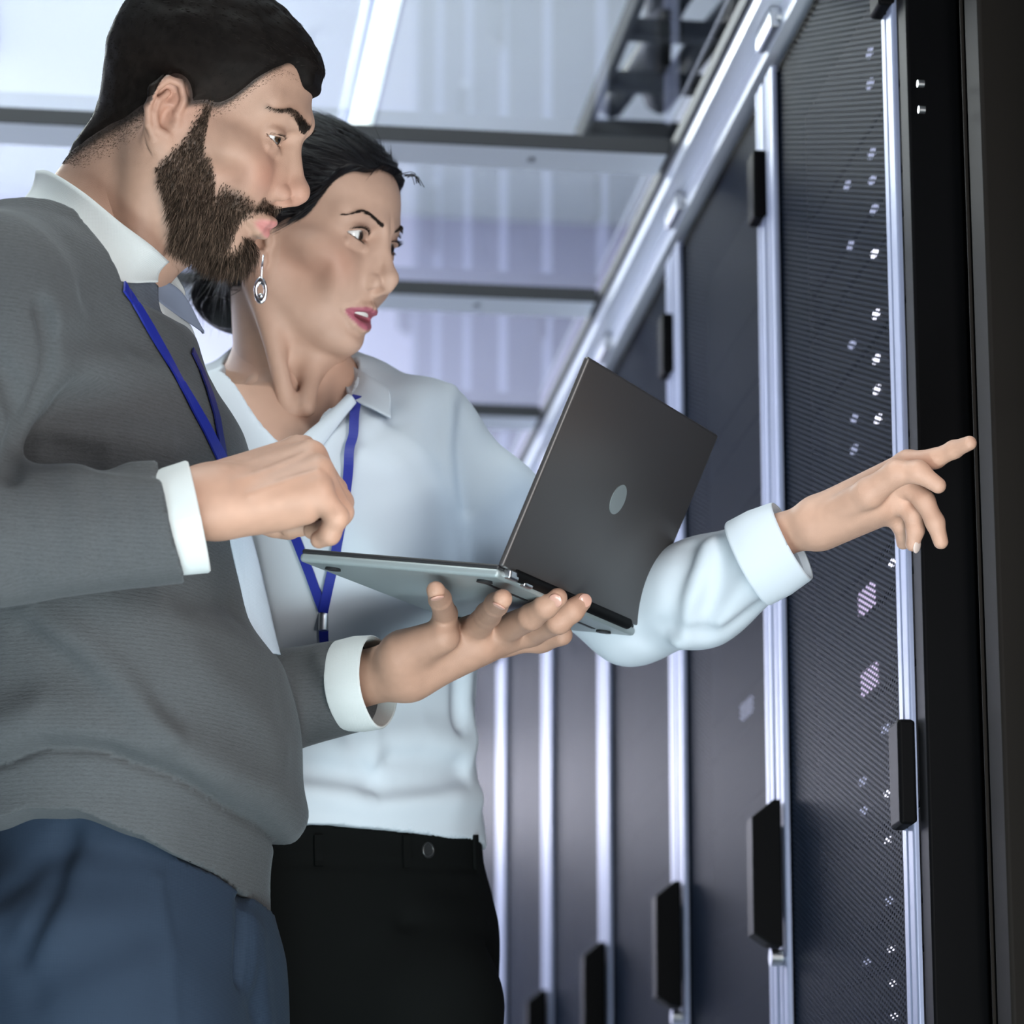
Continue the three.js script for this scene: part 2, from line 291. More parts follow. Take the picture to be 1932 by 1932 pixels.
function cap(a, b, ra, rb = ra) {                              // tapered capsule between two [x, y, z] or Vector3
  const [ax, ay, az] = a.isVector3 ? [a.x, a.y, a.z] : a, [bx, by, bz] = b.isVector3 ? [b.x, b.y, b.z] : b, dx = bx - ax, dy = by - ay, dz = bz - az, L = dx * dx + dy * dy + dz * dz + 1e-12;
  return (x, y, z) => { const px = x - ax, py = y - ay, pz = z - az, h = clamp01((px * dx + py * dy + pz * dz) / L); return hypot(px - dx * h, py - dy * h, pz - dz * h) - (ra + (rb - ra) * h); };
}
const chain = (pts, rs, k = 0.006) => { const c = []; for (let i = 0; i + 1 < pts.length; i++) c.push(cap(pts[i], pts[i + 1], rs[i], rs[i + 1])); return uni(c, k); };
const uni = (fs, k) => (x, y, z) => { let d = fs[0](x, y, z); for (let i = 1; i < fs.length; i++) d = smin(d, fs[i](x, y, z), k); return d; };
const mir = (f) => (x, y, z) => f(abs(x), y, z);
function frame(o, X, Y, Z, s = 1) {                            // a local frame: to() brings world points in, f() lifts a local field into the world
  const to = (x, y, z) => { const a = (x - o.x) / s, b = (y - o.y) / s, c = (z - o.z) / s; return [a * X.x + b * X.y + c * X.z, a * Y.x + b * Y.y + c * Y.z, a * Z.x + b * Z.y + c * Z.z]; };
  return {
    o, X, Y, Z, s, to, out: (x, y, z) => V3(o.x + (X.x * x + Y.x * y + Z.x * z) * s, o.y + (X.y * x + Y.y * y + Z.y * z) * s, o.z + (X.z * x + Y.z * y + Z.z * z) * s),
    dir: (x, y, z) => V3(X.x * x + Y.x * y + Z.x * z, X.y * x + Y.y * y + Z.y * z, X.z * x + Y.z * y + Z.z * z),
    f: (g) => (x, y, z) => { const a = (x - o.x) / s, b = (y - o.y) / s, c = (z - o.z) / s; return s * g(a * X.x + b * X.y + c * X.z, a * Y.x + b * Y.y + c * Y.z, a * Z.x + b * Z.y + c * Z.z); },
    matrix: new THREE.Matrix4().makeBasis(X, Y, Z).scale(V3(s, s, s)).setPosition(o),
  };
}
// surface nets with empty blocks skipped; vertices are pulled onto the surface and carry its gradient as normal
function nets(f, lo, hi, h, color) {
  const nx = Math.ceil((hi.x - lo.x) / h) + 1, ny = Math.ceil((hi.y - lo.y) / h) + 1, nz = Math.ceil((hi.z - lo.z) / h) + 1, N = nx * ny * nz, B = 7, v = new Float32Array(N), R = B * h * 0.87;
  for (let k0 = 0; k0 < nz; k0 += B) for (let j0 = 0; j0 < ny; j0 += B) for (let i0 = 0; i0 < nx; i0 += B) {
    const c = f(lo.x + (i0 + (B - 1) / 2) * h, lo.y + (j0 + (B - 1) / 2) * h, lo.z + (k0 + (B - 1) / 2) * h), skip = abs(c) > R * 1.9 + 0.01;
    for (let k = k0; k < min(k0 + B, nz); k++) for (let j = j0; j < min(j0 + B, ny); j++) for (let i = i0, q = (k * ny + j) * nx + i0; i < min(i0 + B, nx); i++, q++) v[q] = skip ? c : f(lo.x + i * h, lo.y + j * h, lo.z + k * h);
  }
  const id = new Int32Array(N).fill(-1), P = [], idx = [], sx = 1, sy = nx, sz = nx * ny, off = [0, sx, sy, sx + sy, sz, sz + sx, sz + sy, sz + sx + sy];
  const edges = [[0, 1], [2, 3], [4, 5], [6, 7], [0, 2], [1, 3], [4, 6], [5, 7], [0, 4], [1, 5], [2, 6], [3, 7]];
  for (let k = 0; k < nz - 1; k++) for (let j = 0; j < ny - 1; j++) for (let i = 0; i < nx - 1; i++) {
    const q = (k * ny + j) * nx + i; let m = 0;
    for (let c = 0; c < 8; c++) if (v[q + off[c]] < 0) m |= 1 << c;
    if (m === 0 || m === 255) continue;
    let n = 0, x = 0, y = 0, z = 0;
    for (const [a, b] of edges) {
      if (((m >> a) & 1) === ((m >> b) & 1)) continue;
      const va = v[q + off[a]], vb = v[q + off[b]], t = va / (va - vb);
      x += (a & 1) + ((b & 1) - (a & 1)) * t; y += ((a >> 1) & 1) + (((b >> 1) & 1) - ((a >> 1) & 1)) * t; z += (a >> 2) + ((b >> 2) - (a >> 2)) * t; n++;
    }
    id[q] = P.length / 3; P.push(lo.x + (i + x / n) * h, lo.y + (j + y / n) * h, lo.z + (k + z / n) * h);
  }
  const quad = (a, b, c, d, flip) => { if (a < 0 || b < 0 || c < 0 || d < 0) return; flip ? idx.push(a, c, b, a, d, c) : idx.push(a, b, c, a, c, d); };
  for (let k = 1; k < nz - 1; k++) for (let j = 1; j < ny - 1; j++) for (let i = 1; i < nx - 1; i++) {
    const q = (k * ny + j) * nx + i, s = v[q] < 0;
    if (s !== v[q + sx] < 0) quad(id[q - sy - sz], id[q - sz], id[q], id[q - sy], !s);
    if (s !== v[q + sy] < 0) quad(id[q - sx - sz], id[q - sx], id[q], id[q - sz], !s);
    if (s !== v[q + sz] < 0) quad(id[q - sx - sy], id[q - sy], id[q], id[q - sx], !s);
  }
  const pos = new Float32Array(P), nor = new Float32Array(P.length), col = color ? new Float32Array(P.length) : null, e = h * 0.4;
  for (let i = 0; i < pos.length; i += 3) {
    let x = pos[i], y = pos[i + 1], z = pos[i + 2], gx, gy, gz, l;
    for (let r = 0; r < 2; r++) {
      gx = f(x + e, y, z) - f(x - e, y, z); gy = f(x, y + e, z) - f(x, y - e, z); gz = f(x, y, z + e) - f(x, y, z - e); l = hypot(gx, gy, gz) || 1;
      if (r) break;
      const d = max(-h * 0.5, min(h * 0.5, f(x, y, z) / max(l / (2 * e), 0.5))); x -= gx / l * d; y -= gy / l * d; z -= gz / l * d;
    }
    pos[i] = x; pos[i + 1] = y; pos[i + 2] = z; nor[i] = gx / l; nor[i + 1] = gy / l; nor[i + 2] = gz / l;
    if (color) { const c = color(x, y, z, nor[i], nor[i + 1], nor[i + 2]); col[i] = c[0]; col[i + 1] = c[1]; col[i + 2] = c[2]; }
  }
  const g = new THREE.BufferGeometry();
  g.setAttribute('position', new THREE.BufferAttribute(pos, 3)); g.setAttribute('normal', new THREE.BufferAttribute(nor, 3));
  if (col) g.setAttribute('color', new THREE.BufferAttribute(col, 3));
  g.setIndex(idx); return g;
}
function around(pts, pad) { const lo = V3(9, 9, 9), hi = V3(-9, -9, -9); for (const p of pts) { lo.min(p); hi.max(p); } return [lo.addScalar(-pad), hi.addScalar(pad)]; }
const joinSkin = (gs) => mergeGeometries(gs.map((g) => boxUV(g)));
// horizontal rings stacked into a body: rows of [world height, centre, half depth along F, half width along S], smoothly interpolated
function loft(rows, F, S, power = 2) {
  rows = rows.slice().sort((a, b) => a[0] - b[0]);
  const n = rows.length, cr = (a, b, c, d, t) => b + 0.5 * t * (c - a + t * (2 * a - 5 * b + 4 * c - d + t * (3 * (b - c) + d - a)));
  const S0 = 240, y0 = rows[0][0], y1 = rows[n - 1][0], tab = new Float32Array((S0 + 1) * 4);
  for (let s = 0, i = 0; s <= S0; s++) {
    const y = y0 + (y1 - y0) * s / S0; while (i < n - 2 && y > rows[i + 1][0]) i++;
    const t = clamp01((y - rows[i][0]) / (rows[i + 1][0] - rows[i][0])), R = (k) => rows[max(0, min(n - 1, k))], g = (f) => cr(f(R(i - 1)), f(R(i)), f(R(i + 1)), f(R(i + 2)), t);
    tab[s * 4] = g((r) => r[1].x); tab[s * 4 + 1] = g((r) => r[1].z); tab[s * 4 + 2] = g((r) => r[2]); tab[s * 4 + 3] = g((r) => r[3]);
  }
  return (x, y, z) => {
    const q = max(0, min(S0 - 1e-3, (y - y0) / (y1 - y0) * S0)), i = q | 0, t = q - i, T = (k) => tab[i * 4 + k] + (tab[i * 4 + 4 + k] - tab[i * 4 + k]) * t;
    const dx = x - T(0), dz = z - T(1), a = T(2), b = T(3), u = abs(dx * F.x + dz * F.z) / a, w = abs(dx * S.x + dz * S.z) / b;
    const k = power === 2 ? sqrt(u * u + w * w) : Math.pow(Math.pow(u, power) + Math.pow(w, power), 1 / power), g = k < 1e-6 ? 1 : sqrt((u / a) * (u / a) + (w / b) * (w / b)) / k;
    let d = (k - 1) / max(g, 1 / max(a, b)); const e = max(y0 - y, y - y1);
    return e > 0 ? (d > 0 ? hypot(d, e) : e) : max(d, e);
  };
}
// cloth folds: each is [points on the cloth, reach, height]; a positive height is a ridge, a negative one a crease
function folds(list) {
  const fs = list.map(([p, r, a]) => { const c = []; for (let i = 0; i + 1 < p.length; i++) c.push(cap(p[i], p[i + 1], 0)); return [c, r, a]; });
  return (x, y, z) => { let s = 0; for (const [c, r, a] of fs) { let d = 9; for (const g of c) d = min(d, g(x, y, z)); if (d < r * 2.4) s += a * exp(-(d * d) / (r * r)); } return s; };
}
// hairs grown from a surface: one curved blade each
function grow(g, count, want, make) {
  const p = g.attributes.position, n = g.attributes.normal, ix = g.index.array, T = ix.length / 3, cum = new Float32Array(T); let sum = 0;
  const A = V3(), Bv = V3(), C = V3();
  for (let t = 0; t < T; t++) { A.fromBufferAttribute(p, ix[t * 3]); Bv.fromBufferAttribute(p, ix[t * 3 + 1]); C.fromBufferAttribute(p, ix[t * 3 + 2]); const w = want(A.x, A.y, A.z) > 0 ? 1 : 0; sum += w * Bv.sub(A).cross(C.sub(A)).length(); cum[t] = sum; }
  const pos = [], tri = [], col = [];
  for (let k = 0; k < count; k++) {
    const r = rnd() * sum; let lo = 0, hi = T - 1; while (lo < hi) { const m = (lo + hi) >> 1; if (cum[m] < r) lo = m + 1; else hi = m; }
    let u = rnd(), w = rnd(); if (u + w > 1) { u = 1 - u; w = 1 - w; }
    const a = ix[lo * 3], b = ix[lo * 3 + 1], c = ix[lo * 3 + 2], P = V3(), Nn = V3();
    for (const [i, q] of [[a, 1 - u - w], [b, u], [c, w]]) { P.x += p.getX(i) * q; P.y += p.getY(i) * q; P.z += p.getZ(i) * q; Nn.x += n.getX(i) * q; Nn.y += n.getY(i) * q; Nn.z += n.getZ(i) * q; }
    Nn.normalize(); if (rnd() > want(P.x, P.y, P.z)) continue;
    const s = make(P, Nn); if (!s) continue;                    // { dir, bend, len, wid, col }
    const side = V3().crossVectors(s.dir, Nn).add(V3(rnd() - 0.5, rnd() - 0.5, rnd() - 0.5).multiplyScalar(0.6)).normalize(), o = pos.length / 3;
    const mid = P.clone().addScaledVector(s.dir, s.len * 0.5), tip = P.clone().addScaledVector(s.dir, s.len * 0.9).addScaledVector(s.bend, s.len * 0.5);
    for (const [q, wd] of [[P, 1], [P, -1], [mid, 0.8], [mid, -0.8], [tip, 0]]) { pos.push(q.x + side.x * s.wid * wd, q.y + side.y * s.wid * wd, q.z + side.z * s.wid * wd); col.push(...s.col); }
    tri.push(o, o + 1, o + 2, o + 1, o + 3, o + 2, o + 2, o + 3, o + 4);
  }
  const h = new THREE.BufferGeometry();
  h.setAttribute('position', new THREE.Float32BufferAttribute(pos, 3)); h.setAttribute('color', new THREE.Float32BufferAttribute(col, 3)); h.setIndex(tri); h.computeVertexNormals(); return h;
}
// flat band along a path on a body: points with the outward direction at each
function ribbon(pts, outs, width, thick) {
  const cur = new THREE.CatmullRomCurve3(pts), oc = new THREE.CatmullRomCurve3(outs), n = 72, pos = [], tri = [];
  for (let i = 0; i <= n; i++) {
    const t = i / n, p = cur.getPoint(t), d = cur.getTangent(t), o = oc.getPoint(t).normalize(), s = V3().crossVectors(d, o).normalize(); o.crossVectors(s, d).normalize();
    for (const [a, b] of [[-1, 0], [1, 0], [1, 1], [-1, 1]]) { const q = p.clone().addScaledVector(s, a * width / 2).addScaledVector(o, b * thick); pos.push(q.x, q.y, q.z); }
    if (i) for (let k = 0; k < 4; k++) { const a = (i - 1) * 4 + k, b = (i - 1) * 4 + (k + 1) % 4; tri.push(a, b, a + 4, b, b + 4, a + 4); }
  }
  tri.push(0, 2, 1, 0, 3, 2); const m = n * 4; tri.push(m, m + 1, m + 2, m, m + 2, m + 3);
  const g = new THREE.BufferGeometry(); g.setAttribute('position', new THREE.Float32BufferAttribute(pos, 3)); g.setIndex(tri);
  const f = g.toNonIndexed(); f.computeVertexNormals(); return f;
}

// ---------------------------------------------------------------- heads
// local axes: +x the head's left, +y up, +z the face; the eyes are at y = 0
function headField(o) {
  const E = (o.eye ?? 0.0315), open = o.lid ?? 0.0052, mo = o.mouth ?? 0, ch = o.chin ?? 1, br = o.brow ?? 1, jw = o.jaw ?? 1, ns = o.nose ?? 1, lp = o.lips ?? 1;
  const tp = o.top ?? 1, cran = ell(0, 0.036, -0.0115, 0.0775, 0.0785 * tp, 0.093), fore = ell(0, 0.039 - (1 - tp) * 0.05, 0.024, 0.06, 0.048, 0.057), face = ell(0, -0.03, 0.03, 0.0625, 0.085, 0.058), muz = ell(0, -0.058, 0.06, 0.036, 0.036, 0.0345);
  const jaw = cap([0.0545 * jw, -0.056, 0.0], [0.018, -0.1, 0.066], 0.0165, 0.0145), ramus = cap([0.061, -0.012, -0.006], [0.0555 * jw, -0.056, 0.002], 0.0145, 0.0145);
  const chin = ell(0, -0.1015, 0.0775 + 0.001 * ch, 0.021 * ch, 0.0165, 0.0165), cheek = ell(0.047, -0.027, 0.055, 0.021, 0.017, 0.023), apple = ell(0.034, -0.04, 0.068, 0.02, 0.02, 0.018);
  const by = o.browY ?? 0.0145, lz = o.lipZ ?? 0, [ey0, ez0] = o.ear ?? [0, 0], brow = cap([0.007, by, 0.0855 + (by - 0.0145) * 0.25], [0.044, by + 0.004, 0.066], 0.0085 * br, 0.0075), arch = cap([0.054, -0.024, 0.046], [0.056, -0.02, 0.002], 0.0155, 0.0135), socket = ell(E + 0.0005, -0.0005, 0.0935, 0.0195, 0.0125, 0.0125), inner = ell(0.0155, 0.0015, 0.094, 0.0065, 0.0095, 0.0115);
  const ball = sph(E, -0.001, 0.0715, 0.0143), bag = cap([E - 0.011, -0.0095, 0.0815], [E + 0.012, -0.009, 0.077], 0.003);
  const upper = (x, y, z) => ell(E, 0.0055, 0.0745, 0.0158, 0.0068, 0.0115)(x, y, z);
  const aW = 0.0148, R = (aW * aW + open * open) / (2 * open), R2 = (aW * aW + 0.0036 ** 2) / (2 * 0.0036);
  const bridge = cap([0, 0.006, 0.0875], [0, -0.029, 0.1075], 0.0062 * ns, 0.0078 * ns), tip = sph(0, -0.0335, 0.1105 + (ns - 1) * 0.02, 0.0098 * ns), wall = cap([0.006, -0.008, 0.083], [0.0105, -0.037, 0.0935], 0.0075, 0.008);
  const ala = ell(0.0128, -0.0405, 0.098, 0.0066, 0.0078, 0.0102), colum = cap([0, -0.0415, 0.1105], [0, -0.0495, 0.098], 0.0047, 0.005), nostril = ell(0.0075, -0.0482, 0.1045, 0.0042, 0.0056, 0.0072);
  const ul = uni([cap([0.003, -0.067 + mo * 0.2, 0.1], [0.012, -0.0682, 0.0965], 0.0049 * lp, 0.0046 * lp), cap([0.012, -0.0682, 0.0965], [0.0245, -0.0735, 0.0855], 0.0046 * lp, 0.002)], 0.003);
  const ll = uni([cap([0, -0.0795 - mo, 0.0975], [0.012, -0.0787 - mo * 0.8, 0.0935], 0.0057 * lp, 0.005 * lp), cap([0.012, -0.0787 - mo * 0.8, 0.0935], [0.0235, -0.0742, 0.085], 0.005 * lp, 0.002)], 0.003);
  const slit = uni([cap([0, -0.0732 - mo * 0.35, 0.1075], [0.012, -0.0737 - mo * 0.3, 0.1025], 0.0011 + mo * 0.55, 0.001 + mo * 0.5), cap([0.012, -0.0737 - mo * 0.3, 0.1025], [0.0262, -0.0745, 0.0885], 0.001 + mo * 0.5, 0.0008)], 0.002);
  const cav = ell(0, -0.0757, 0.098, 0.0165, 0.0043, 0.0145);
  const mento = cap([-0.012, -0.0905, 0.1025], [0.012, -0.0905, 0.1025], 0.0085), temple = ell(0.084, 0.012, 0.048, 0.018, 0.03, 0.028), hollow = ell(0.068, -0.06, 0.054, 0.016, 0.022, 0.024);
  // ear, in a frame turned outwards
  const er = 0.42, ec = cos(er), es = sin(er), tl = 0.16, tc = cos(tl), ts = sin(tl);
  const pinna = ell(0, 0, 0.001, 0.0165, 0.0295, 0.0045), lobe = ell(0.005, -0.0275, 0.003, 0.009, 0.0095, 0.005), conch = ell(0.0035, -0.005, 0.0085, 0.0088, 0.0128, 0.0125), fossa = ell(-0.001, 0.0175, 0.0085, 0.008, 0.0085, 0.0085), tragus = ell(0.0125, -0.005, 0.003, 0.0042, 0.006, 0.005);
  const rim = (pts, r) => chain(pts, pts.map(() => r), 0.002);
  const helix = rim([[0.011, 0.003, 0.004], [0.0135, 0.016, 0.0055], [0.0065, 0.0285, 0.0065], [-0.0055, 0.029, 0.007], [-0.0145, 0.0175, 0.0075], [-0.0165, 0.001, 0.0065], [-0.012, -0.0135, 0.005], [-0.004, -0.023, 0.0035]].map(([a, b, c]) => [a, b, c + 0.0015]), 0.0034);
  const anti = rim([[-0.002, 0.0175, 0.004], [-0.0085, 0.009, 0.0062], [-0.0095, -0.003, 0.0062], [-0.004, -0.0155, 0.0055], [0.007, -0.0185, 0.0045]], 0.0028);
  const ear = (x, y, z) => {
    const dx = x - 0.0785, v = y + 0.021 - ey0, dz = z + 0.012 - ez0, u = dz * ec - dx * es, w = dx * ec + dz * es, uu = u * tc + v * ts, vv = v * tc - u * ts;
    let d = smin(pinna(uu, vv, w), lobe(uu, vv, w), 0.008); d = smax(d, -conch(uu, vv, w), 0.004); d = smax(d, -fossa(uu, vv, w), 0.004);
    d = smin(d, helix(uu, vv, w), 0.003); d = smin(d, anti(uu, vv, w), 0.003); return smin(d, tragus(uu, vv, w), 0.003);
  };
  const f = (x0, y, z) => {
    const x = abs(x0); let d = smin(cran(x, y, z), fore(x, y, z), 0.025);
    d = smin(d, smin(face(x, y, z), muz(x, y, z), 0.022), 0.03);
    d = smin(d, smin(jaw(x, y, z), ramus(x, y, z), 0.02), 0.022); d = smin(d, chin(x, y, z), 0.018); d = smin(d, cheek(x, y, z), 0.02); d = smin(d, apple(x, y, z), 0.02);
    d = smax(d, -temple(x, y, z), 0.02); d = smax(d, -hollow(x, y, z), 0.02);
    d = smin(d, smin(brow(x, y, z), arch(x, y, z), 0.01), 0.016);
    d = smax(d, -mento(x, y, z), 0.01);
    d = smax(d, -socket(x, y, z), 0.013); d = smax(d, -inner(x, y, z), 0.01);
    if (z > 0.04 && y < 0.03 && y > -0.06) {
      d = smin(d, smin(bridge(x, y, z), wall(x, y, z), 0.012), 0.012); d = smin(d, tip(x, y, z), 0.009); d = smin(d, ala(x, y, z), 0.0036); d = smin(d, colum(x, y, z), 0.005); d = smax(d, -nostril(x, y, z), 0.003);
      d = smin(d, smin(ball(x, y, z), upper(x, y, z), 0.003), 0.0055); d = smin(d, bag(x, y, z), 0.006);
      const ex = x - E, ey = y + 0.001 - 0.0012 * (ex / aW), lens = max(hypot(ex, ey - (open - R)) - R, hypot(ex, ey - (R2 - 0.0036)) - R2);
      if (z > 0.07) d = smax(d, -max(lens, 0.0112 - hypot(x - E, y + 0.001, z - 0.0715)), 0.0012);
    }
    if (y < -0.045 && z > 0.04) { d = smin(d, ul(x, y, z - lz), 0.0055); d = smin(d, ll(x, y, z - lz), 0.0065); d = smax(d, -slit(x, y, z - lz), 0.0022); if (mo > 0.003) d = smax(d, -cav(x, y, z - lz), 0.002); }
    if (x > 0.045 && abs(y + 0.022) < 0.05) d = smin(d, ear(x, y, z), 0.004);
    return d;
  };
  return { f, E };
}
function eyeball(parent, fr, side, E, gaze, iris, s = 1) {     // gaze in head axes
  const n = 40, g = new THREE.SphereGeometry(0.0123 * s, n, n), p = g.attributes.position, c = new Float32Array(p.count * 3), G = V3(...gaze).normalize(), v = V3();
  for (let i = 0; i < p.count; i++) {
    v.fromBufferAttribute(p, i).normalize(); const a = Math.acos(max(-1, min(1, v.dot(G))));
    const q = a < 0.19 ? [0.004, 0.004, 0.004] : a < 0.5 ? iris.map((k) => k * (0.7 + 0.5 * sstep(0.2, 0.4, a) - 0.7 * sstep(0.42, 0.5, a))) : a < 0.54 ? [0.2, 0.18, 0.17] : [0.78, 0.77, 0.76];
    c.set(q, i * 3);
    const bulge = a < 0.5 ? 1 + 0.05 * (1 - (a / 0.5) ** 2) : 1; p.setXYZ(i, v.x * 0.0123 * s * bulge, v.y * 0.0123 * s * bulge, v.z * 0.0123 * s * bulge);
  }
  g.setAttribute('color', new THREE.BufferAttribute(c, 3)); g.translate(side * E, -0.001, 0.0715); g.applyMatrix4(fr.matrix); g.computeVertexNormals();
  return part('eyeball', g, M.eye, parent);
}
function lashes(parent, fr, side, E, o, col, len = 0.008, wid = 0.00022) {       // rows of curved hairs along both lid edges
  const pos = [], tri = [], c = [], aW = 0.0146, open = o.lid ?? 0.0052, R = (aW * aW + open * open) / (2 * open), R2 = (aW * aW + 0.0036 ** 2) / (2 * 0.0036), r = 0.0141;
  for (const up of [1, 0]) for (let i = 0; i < (up ? 150 : 60); i++) {
    const t = (rnd() * 2 - 1) * 0.95, ex = t * aW, ey = up ? open - R + sqrt(R * R - ex * ex) : R2 - 0.0036 - sqrt(R2 * R2 - ex * ex), y = -0.001 + ey + 0.0012 * t + (up ? 0.0004 : 0), q = r * r - ex * ex - (y + 0.001) ** 2, z = 0.0715 + sqrt(max(q, 1e-6));
    const L = len * (up ? 0.6 + 0.5 * (t + 1) / 2 : 0.35) * (0.7 + 0.5 * rnd()), ux = 0.55 * t + 0.15 * (rnd() - 0.5), uy = up ? 0.35 : -0.6, uz = 0.75, P = (k, lift) => [side * (E + ex + ux * L * k), y + (uy * k + lift) * L, z - 0.0004 + uz * L * k];
    const o0 = pos.length / 3, w = wid;
    for (const [p, d] of [[P(0, 0), w], [P(0, 0), -w], [P(0.55, 0.02), w * 0.8], [P(0.55, 0.02), -w * 0.8], [P(0.95, up ? 0.2 : -0.05), 0]]) { pos.push(p[0] + d, p[1], p[2]); c.push(...col); }
    tri.push(o0, o0 + 1, o0 + 2, o0 + 1, o0 + 3, o0 + 2, o0 + 2, o0 + 3, o0 + 4);
  }
  const g = new THREE.BufferGeometry(); g.setAttribute('position', new THREE.Float32BufferAttribute(pos, 3)); g.setAttribute('color', new THREE.Float32BufferAttribute(c, 3)); g.setIndex(tri); g.computeVertexNormals(); g.applyMatrix4(fr.matrix);
  return part('eyelashes', g, M.hair, parent);
}
M.eye = phys({ vertexColors: true, roughness: 0.12, clearcoat: 1, clearcoatRoughness: 0.03 });
const pores = noiseTex(256, () => rnd(), false); pores.repeat.set(1 / 0.05, 1 / 0.05);
M.skin = phys({ vertexColors: true, roughness: 0.52, specularIntensity: 0.7, bumpMap: pores, bumpScale: 0.00012, sheen: 0.15, sheenRoughness: 0.5, sheenColor: new THREE.Color(0.9, 0.6, 0.5) });
M.hair = phys({ vertexColors: true, roughness: 0.6, specularIntensity: 0.12 });

// a thick sheet between two edge curves, bulging outwards a little
function sheet(top, bot, thick, bulge = 0, n = 36, m = 8) {
  const A = new THREE.CatmullRomCurve3(top), Bc = new THREE.CatmullRomCurve3(bot), grid = [], idx = (i, j) => i * (m + 1) + j;
  for (let i = 0; i <= n; i++) for (let j = 0; j <= m; j++) grid.push(A.getPoint(i / n).lerp(Bc.getPoint(i / n), j / m));
  const nrm = (i, j) => V3().crossVectors(grid[idx(min(i + 1, n), j)].clone().sub(grid[idx(max(i - 1, 0), j)]), grid[idx(i, min(j + 1, m))].clone().sub(grid[idx(i, max(j - 1, 0))])).normalize();
  const N = grid.map((_, k) => nrm((k / (m + 1)) | 0, k % (m + 1))), pos = [], tri = [], L = grid.length;
  for (const s of [0.5, -0.5]) grid.forEach((p, k) => { const j = k % (m + 1) / m, q = p.clone().addScaledVector(N[k], bulge * sin(j * PI) + s * thick); pos.push(q.x, q.y, q.z); });
  for (let i = 0; i < n; i++) for (let j = 0; j < m; j++) { const a = idx(i, j), b = idx(i + 1, j), c = idx(i + 1, j + 1), d = idx(i, j + 1); tri.push(a, b, c, a, c, d, a + L, c + L, b + L, a + L, d + L, c + L); }
  const rim = []; for (let i = 0; i < n; i++) rim.push(idx(i, 0)); for (let j = 0; j < m; j++) rim.push(idx(n, j)); for (let i = n; i > 0; i--) rim.push(idx(i, m)); for (let j = m; j > 0; j--) rim.push(idx(0, j));
  rim.forEach((a, k) => { const b = rim[(k + 1) % rim.length]; tri.push(a, a + L, b, b, a + L, b + L); });
  const g = new THREE.BufferGeometry(); g.setAttribute('position', new THREE.Float32BufferAttribute(pos, 3)); g.setIndex(tri); g.computeVertexNormals(); return boxUV(g);
}
// a cuff: a ring of cloth round an axis, open at both ends
function cuffRing(c, axis, len, r0, r1, thick, squash = 1, wob = 0) {
  const pts = [[r0, 0], [r0 + thick * 0.5, len * 0.02], [r0 + thick, len * 0.06], [(r0 + r1) / 2 + thick + 0.0015, len * 0.5], [r1 + thick, len * 0.95], [r1 + thick * 0.5, len], [r1, len * 0.97], [(r0 + r1) / 2, len * 0.5], [r0, 0]].map(([a, b]) => new THREE.Vector2(a, b));
  const g = new THREE.LatheGeometry(pts, 48), p = g.attributes.position;
  for (let i = 0; i < p.count; i++) { const x = p.getX(i), z = p.getZ(i), a = Math.atan2(z, x), k = 1 + wob * sin(a * 3 + 1) * 0.5 + wob * sin(a * 5); p.setXYZ(i, x * k, p.getY(i), z * k * squash); }
  const y = axis.clone().normalize(), x = V3().crossVectors(y, CT).normalize(), z = V3().crossVectors(x, y); g.applyMatrix4(new THREE.Matrix4().makeBasis(x, y, z).setPosition(c)); g.computeVertexNormals(); return boxUV(g);
}
// the point of a field seen at a pixel, and the outward direction there
function hit(px, py, f, d0 = 2.2) {
  const o = camera.position, d = at(px, py, 1).sub(o); let t = d0;
  for (let i = 0; i < 90; i++) { const v = f(o.x + d.x * t, o.y + d.y * t, o.z + d.z * t); if (v < 0.0004) break; t += max(v * 0.7, 0.0003); if (t > 4) return null; }
  const p = d.clone().multiplyScalar(t).add(o), e = 0.003, n = V3(f(p.x + e, p.y, p.z) - f(p.x - e, p.y, p.z), f(p.x, p.y + e, p.z) - f(p.x, p.y - e, p.z), f(p.x, p.y, p.z + e) - f(p.x, p.y, p.z - e)).normalize();
  return { p, n };
}
const onCloth = (list, f, lift) => {
  const q = []; for (let i = 0; i + 1 < list.length; i++) { const n = max(1, Math.ceil(hypot(list[i + 1][0] - list[i][0], list[i + 1][1] - list[i][1]) / 18)); for (let k = 0; k < n; k++) q.push([lerp(list[i][0], list[i + 1][0], k / n), lerp(list[i][1], list[i + 1][1], k / n)]); }
  q.push(list[list.length - 1]); const h = q.map(([x, y]) => hit(x, y, f)).filter(Boolean);
  let n = h.map((v) => v.n); for (let k = 0; k < 6; k++) n = n.map((v, i) => v.clone().add(n[max(0, i - 1)]).add(n[min(n.length - 1, i + 1)]).normalize());
  return [h.map((v) => v.p.clone().addScaledVector(v.n, lift)), n];
};
const curveY = (list, d) => { const p = list.map(([x, y]) => [x, at(x, y, d).y]); return (u) => { let i = 0; while (i < p.length - 2 && u > p[i + 1][0]) i++; const t = clamp01((u - p[i][0]) / (p[i + 1][0] - p[i][0])); return p[i][1] + (p[i + 1][1] - p[i][1]) * (t * t * (3 - 2 * t) * 0.5 + t * 0.5); }; };
// folds drawn on a cloth: every polyline is laid onto the surface first
function foldsOn(base, list, d0 = 2.2) {
  return folds(list.map(([p, r, a]) => {
    const q = []; for (let i = 0; i + 1 < p.length; i++) { const n = max(1, Math.ceil(hypot(p[i + 1][0] - p[i][0], p[i + 1][1] - p[i][1]) / 45)); for (let k = 0; k < n; k++) q.push([lerp(p[i][0], p[i + 1][0], k / n), lerp(p[i][1], p[i + 1][1], k / n)]); }
    q.push(p[p.length - 1]); return [q.map(([x, y]) => hit(x, y, base, d0)).filter(Boolean).map((h) => h.p), r, a];
  }).filter(([p]) => p.length > 1));
}

